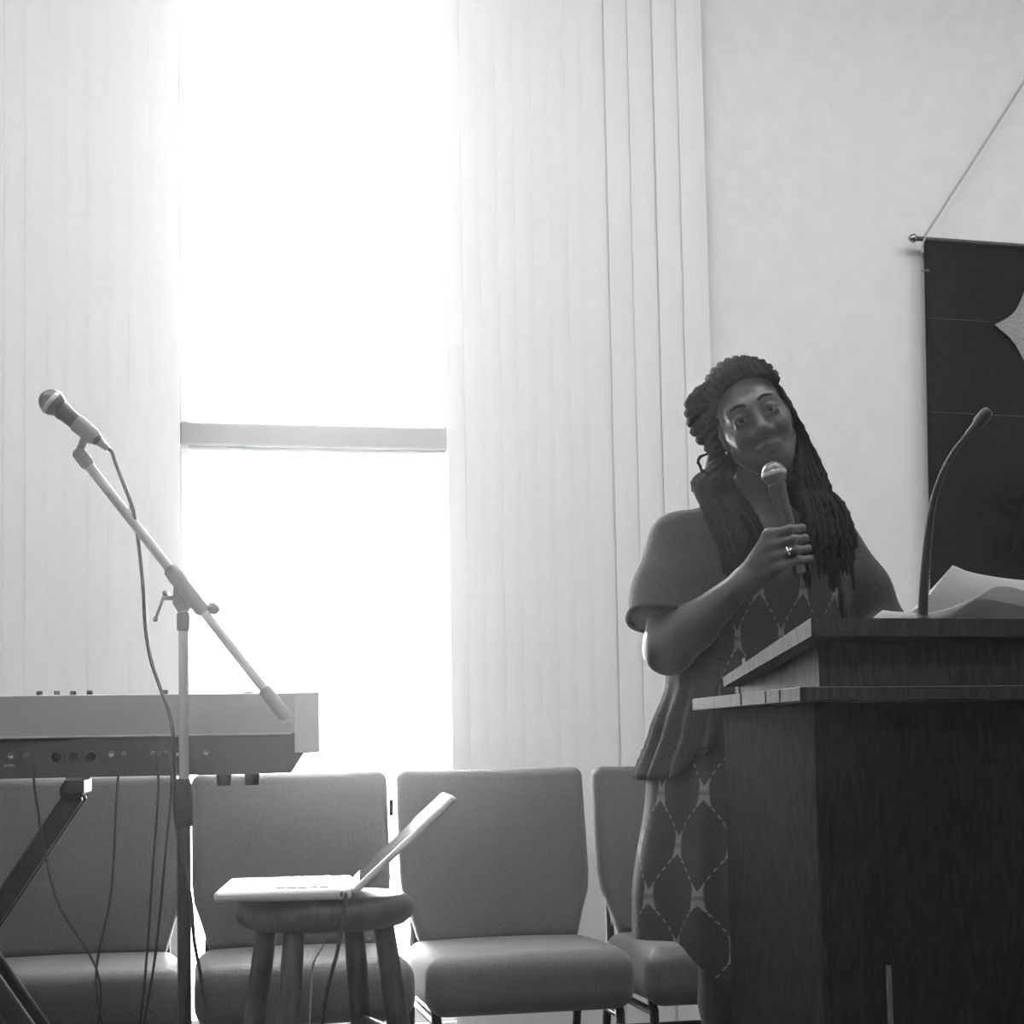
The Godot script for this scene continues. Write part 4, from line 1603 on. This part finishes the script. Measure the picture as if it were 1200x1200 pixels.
func build_clothes(root: Node3D, sh_r: Vector3, el_r: Vector3, sh_l: Vector3, el_l: Vector3) -> void:
	# dress: a lofted tube with folds towards the hem
	var print_m := mat("printed_dress_cloth", 0.72, 0.85)
	print_m.albedo_texture = trellis()
	var skirt := [[0.40, 0.300, 0.235], [0.57, 0.298, 0.225], [0.80, 0.262, 0.200], [0.95, 0.222, 0.176], [1.04, 0.192, 0.158], [1.14, 0.196, 0.160], [1.25, 0.208, 0.160], [1.33, 0.190, 0.128], [1.40, 0.140, 0.10]]
	var rows := []
	var uvs := []
	var cols := 120
	for i in 61:
		var row := []
		var ru := []
		for j in cols:
			var th := TAU * j / cols
			var side := cos(th)                 # -1 on the window's side
			var front := sin(th)
			var hem := lerpf(0.478, 0.37, smoothstep(-0.88, -0.45, side) * smoothstep(0.0, 0.3, front))
			var top := 1.40 - 0.115 * smoothstep(0.3, 1.0, front)
			var y := lerpf(hem, top, i / 60.0)
			var s := trunk_at(y, skirt)
			var fold := 0.012 * smoothstep(0.95, 0.5, y) * sin(th * 11.0 + 1.3 * sin(th * 3.0))
			var bust := 0.018 * exp(-pow((y - 1.235) / 0.055, 2.0)) * smoothstep(0.35, 0.9, front)
			row.append(V(TC.x + side * (s.x + fold), y, TC.z + front * (s.y + fold + bust)))
			ru.append(Vector2(th * 0.27 / 0.13056 + 0.18, -y / 0.215 + 0.15))
		rows.append(row)
		uvs.append(ru)
	var dress := MB.new()
	# close the seam with a repeated column so that the print runs on
	for i in rows.size():
		rows[i].append(rows[i][0])
		uvs[i].append(Vector2(TAU * 0.27 / 0.13056 + 0.18, uvs[i][0].y))
	dress.sheet(rows, false, Vector3.ZERO, uvs)
	_outward(dress, TC)
	part(root, "dress", dress, print_m, "black dress printed with a pale dotted trellis")

	# cardigan: trunk and wide sleeves, open down the front, with a hem of loose folds
	var knit := fabric("grey_cardigan_knit", 0.05, 0.5)
	var f := Field.new()
	var cuff_r := el_r + (el_r - sh_r).normalized() * 0.0
	f.cap(sh_r + V(0.01, 0.0, 0), sh_r.lerp(el_r, 0.5) + V(-0.006, 0, 0), 0.073, 0.080, 0.05)
	f.cap(sh_r.lerp(el_r, 0.5) + V(-0.006, 0, 0), cuff_r + V(-0.012, 0.04, 0.0), 0.080, 0.079, 0.03)
	f.cap(sh_l + V(-0.01, 0.0, 0), sh_l.lerp(el_l, 0.5), 0.073, 0.068, 0.05)
	f.cap(sh_l.lerp(el_l, 0.5), el_l, 0.068, 0.060, 0.03)
	f.cap(el_l, el_l + V(-0.07, -0.004, 0.10), 0.060, 0.052, 0.03)
	var low_tab := [[0.70, 0.300, 0.230], [0.80, 0.285, 0.215], [0.92, 0.240, 0.190], [1.02, 0.208, 0.172], [1.14, 0.212, 0.170], [1.25, 0.225, 0.172], [1.33, 0.212, 0.142], [1.385, 0.176, 0.112], [1.42, 0.105, 0.085], [1.46, 0.07, 0.07]]
	var arm_dir := (el_r - sh_r).normalized()
	f.extra = func(p: Vector3, d: float) -> float:
		# sleeve end on her right arm, just above the elbow
		var along := (p - sh_r).dot(arm_dir)
		var dd := maxf(d, along - 0.188) if p.x < 1.16 else d
		if p.y > 0.74:
			var s := trunk_at(p.y, low_tab)
			var q := Vector2((p.x - TC.x) / s.x, (p.z - TC.z) / s.y)
			var th := atan2(q.y, q.x)
			var amp := 0.013 * smoothstep(1.06, 0.86, p.y)
			var l := q.length()
			var t := (l - 1.0) * lerpf(minf(s.x, s.y), s.x if absf(q.x) > absf(q.y) else s.y, 0.6) - amp * sin(th * 22.0 + 2.0 * p.y)
			t = maxf(t, p.y - 1.425)
			var hem := 0.812 + 0.16 * smoothstep(1.0, 1.22, p.x)
			t = maxf(t, hem - p.y)
			dd = smin(dd, t, 0.035)
		# front opening
		if p.z > TC.z:
			var up := clampf((p.y - 0.80) / 0.62, 0.0, 1.0)
			var xl := lerpf(1.085, 1.215, up)
			var xr := lerpf(1.455, 1.335, up * up)
			var inside := minf(p.x - xl, xr - p.x)
			inside = minf(inside, p.z - TC.z - 0.03)
			# only the trunk is cut open, not the sleeves
			if absf(p.x - TC.x) < 0.24:
				dd = maxf(dd, inside)
		return dd
	var cardigan := MB.new()
	f.mesh(cardigan, V(0.92, 0.79, -3.66), V(1.70, 1.48, -3.02), 0.0095, 1.6)
	part(root, "cardigan", cardigan, knit, "grey knitted cardigan with wide elbow-length sleeves")
	var cuff := MB.new()
	var cc := sh_r + arm_dir * 0.182 + V(-0.010, 0.0, 0.0)
	var ring := []
	var side := arm_dir.cross(V(0, 0, 1)).normalized()
	var oth := arm_dir.cross(side)
	for k in 41:
		var a := TAU * k / 40.0
		ring.append(cc + (side * cos(a) + oth * sin(a)) * 0.0805 + arm_dir * 0.004 * sin(a * 3.0))
	cuff.tube(ring, [0.0075], 8, false)
	part(root, "sleeve_hem", cuff, knit)
	for s in [-1.0, 1.0]:
		var shoe := MB.new()
		shoe.pad(V(1.262 + s * 0.10, 0.034, -3.325), V(0.085, 0.068, 0.25), 0.033, 6, func(p: Vector3) -> Vector3:
			var q := p
			q.x *= 1.0 - 0.25 * clampf(p.z / 0.125, 0.0, 1.0)
			if p.y > 0.0:
				q.y *= 1.0 - 0.45 * clampf(p.z / 0.125, 0.0, 1.0)
			return q)
		part(root, "shoe", shoe, mat("black_shoe_leather", 0.015, 0.35))


func _outward(mb: MB, axis: Vector3) -> void:
	for k in mb.n.size():
		var r := mb.v[k] - axis
		r.y = 0.0
		if mb.n[k].dot(r) < 0.0:
			mb.n[k] = -mb.n[k]
	for t in range(0, mb.idx.size(), 3):
		var a := mb.idx[t]
		var b := mb.idx[t + 1]
		var c := mb.idx[t + 2]
		if (mb.v[c] - mb.v[a]).cross(mb.v[b] - mb.v[a]).dot(mb.n[a] + mb.n[b] + mb.n[c]) < 0.0:
			mb.idx[t + 1] = c
			mb.idx[t + 2] = b


func braid(pts: Array, r: float, per := 10) -> MB:
	var path := curve(pts, per)
	var radii := []
	var moved := []
	var len_ := 0.0
	for k in path.size():
		if k > 0:
			len_ += (path[k] - path[k - 1]).length()
		var ph := len_ / (r * 2.6) * TAU
		var end := minf(1.0, (path.size() - 1 - k) / 4.0)
		radii.append(r * (0.92 + 0.16 * sin(ph)) * lerpf(0.45, 1.0, end))
		moved.append(path[k] + V(cos(ph * 0.5), 0, sin(ph * 0.5)) * r * 0.22)
	var mb := MB.new()
	mb.tube(moved, radii, 7)
	return mb


func build_hair(root: Node3D, O: Vector3, H: Basis) -> void:
	var hm := mat("black_hair", 0.005, 0.75, 0.0, 0.25)
	var h := func(x: float, y: float, z: float) -> Vector3: return O + H * V(x, y, z)
	# the hair lying close on the skull
	var f := Field.new()
	f.frame = H
	f.ell(h.call(0, 0.036, -0.026), V(0.080, 0.096, 0.096), 0.01)
	f.ell(h.call(-0.012, 0.0, -0.075), V(0.075, 0.085, 0.055), 0.04)
	# the bulk of the loose hair behind the ears and neck
	f.cap(h.call(-0.055, -0.02, -0.07), V(1.148, 1.43, -3.335), 0.042, 0.028, 0.03)
	f.cap(V(1.148, 1.43, -3.335), V(1.160, 1.385, -3.275), 0.028, 0.018, 0.03)
	f.cap(h.call(0.050, -0.02, -0.065), V(1.352, 1.44, -3.335), 0.042, 0.034, 0.03)
	f.cap(V(1.352, 1.44, -3.335), V(1.360, 1.385, -3.27), 0.034, 0.020, 0.03)
	f.extra = func(p: Vector3, d: float) -> float:
		var q := (p - O) * H
		if q.y < -0.05:
			return d
		# hairline: high over the brow, falling back to the ears
		var line := 0.054 - 9.0 * q.x * q.x if q.y > 0.09 else lerpf(-0.024, 0.054 - 9.0 * q.x * q.x, clampf((q.y + 0.01) / 0.10, 0.0, 1.0))
		return maxf(d, q.z - line)
	var cap := MB.new()
	f.mesh(cap, O - V(0.19, 0.27, 0.17), O + V(0.22, 0.17, 0.17), 0.0045, 1.5)
	part(root, "hair_cap", cap, hm, "black hair drawn back over the head")
	# twists running from the hairline back over the crown
	for k in 13:
		var u := lerpf(-1.0, 1.0, k / 12.0)
		var a := u * 1.25
		var pts := []
		for i in 6:
			var t := i / 5.0
			var el := lerpf(0.50, 2.5, t)          # from the brow over the top to the back
			var rx := 0.081 * sin(a) * (0.75 + 0.25 * sin(el))
			var ry := 0.036 + 0.099 * sin(el) * cos(a * 0.95)
			var rz := -0.026 + 0.097 * cos(el) * lerpf(1.0, cos(a), 0.5)
			pts.append(h.call(rx * 1.03, ry, rz))
		part(root, "twist", braid(pts, 0.0105, 8), hm)
	# loops gathered at the side towards the window
	for k in 7:
		var t := k / 6.0
		var y := lerpf(0.085, -0.035, t)
		var bulge := 0.028 * sin(PI * (0.2 + 0.75 * t))
		var pts := [h.call(-0.060, y + 0.02, 0.020 - 0.03 * t), h.call(-0.084 - bulge, y + 0.012, -0.012), h.call(-0.094 - bulge, y - 0.004, -0.045), h.call(-0.078, y - 0.022, -0.085), h.call(-0.03, y - 0.03, -0.115)]
		part(root, "twist", braid(pts, 0.0098, 8), hm)
	# long braids falling in front of her right shoulder
	for k in 52:
		var u := rng.randf()
		var w := rng.randf()
		var zf := -3.205 + 0.02 * w
		var pts := [h.call(-0.074 + 0.02 * w, lerpf(0.03, -0.04, u), lerpf(-0.02, -0.075, w)),
			h.call(-0.088 + 0.014 * w, lerpf(-0.05, -0.08, u), lerpf(-0.015, -0.06, w)),
			V(lerpf(1.092, 1.180, u) + rng.randf_range(-0.005, 0.005), 1.452, lerpf(-3.27, -3.31, w)),
			V(lerpf(1.090, 1.190, u) + rng.randf_range(-0.006, 0.006), 1.385, zf - 0.035),
			V(lerpf(1.105, 1.212, u) + rng.randf_range(-0.006, 0.006), 1.315, zf),
			V(lerpf(1.118, 1.218, u) + rng.randf_range(-0.008, 0.008), lerpf(1.20, 1.30, rng.randf()), zf + 0.008)]
		part(root, "braid", braid(pts, rng.randf_range(0.0045, 0.0058), 14), hm)
	# and in front of her left shoulder, spreading outward
	for k in 52:
		var u := rng.randf()
		var w := rng.randf()
		var zf := -3.212 + 0.02 * w
		var pts := [h.call(0.070 + 0.010 * w, lerpf(0.07, 0.0, u), lerpf(0.005, -0.06, w)),
			h.call(0.084 + 0.006 * w, lerpf(0.0, -0.05, u), lerpf(0.005, -0.05, w)),
			V(lerpf(1.372, 1.318, u) + rng.randf_range(-0.004, 0.004), 1.475, lerpf(-3.25, -3.30, w)),
			V(lerpf(1.405, 1.312, u) + rng.randf_range(-0.005, 0.005), 1.395, zf - 0.03),
			V(lerpf(1.412, 1.305, u) + rng.randf_range(-0.006, 0.006), 1.325, zf),
			V(lerpf(1.418, 1.300, u) + rng.randf_range(-0.008, 0.008), lerpf(1.20, 1.30, rng.randf()), zf + 0.008)]
		part(root, "braid", braid(pts, rng.randf_range(0.0045, 0.0058), 14), hm)
	# a loose strand looping off beside the neck
	part(root, "braid", braid([h.call(-0.082, -0.035, -0.03), V(1.112, 1.505, -3.30), V(1.108, 1.480, -3.29), V(1.122, 1.452, -3.28), V(1.090, 1.415, -3.275)], 0.0036, 10), hm)
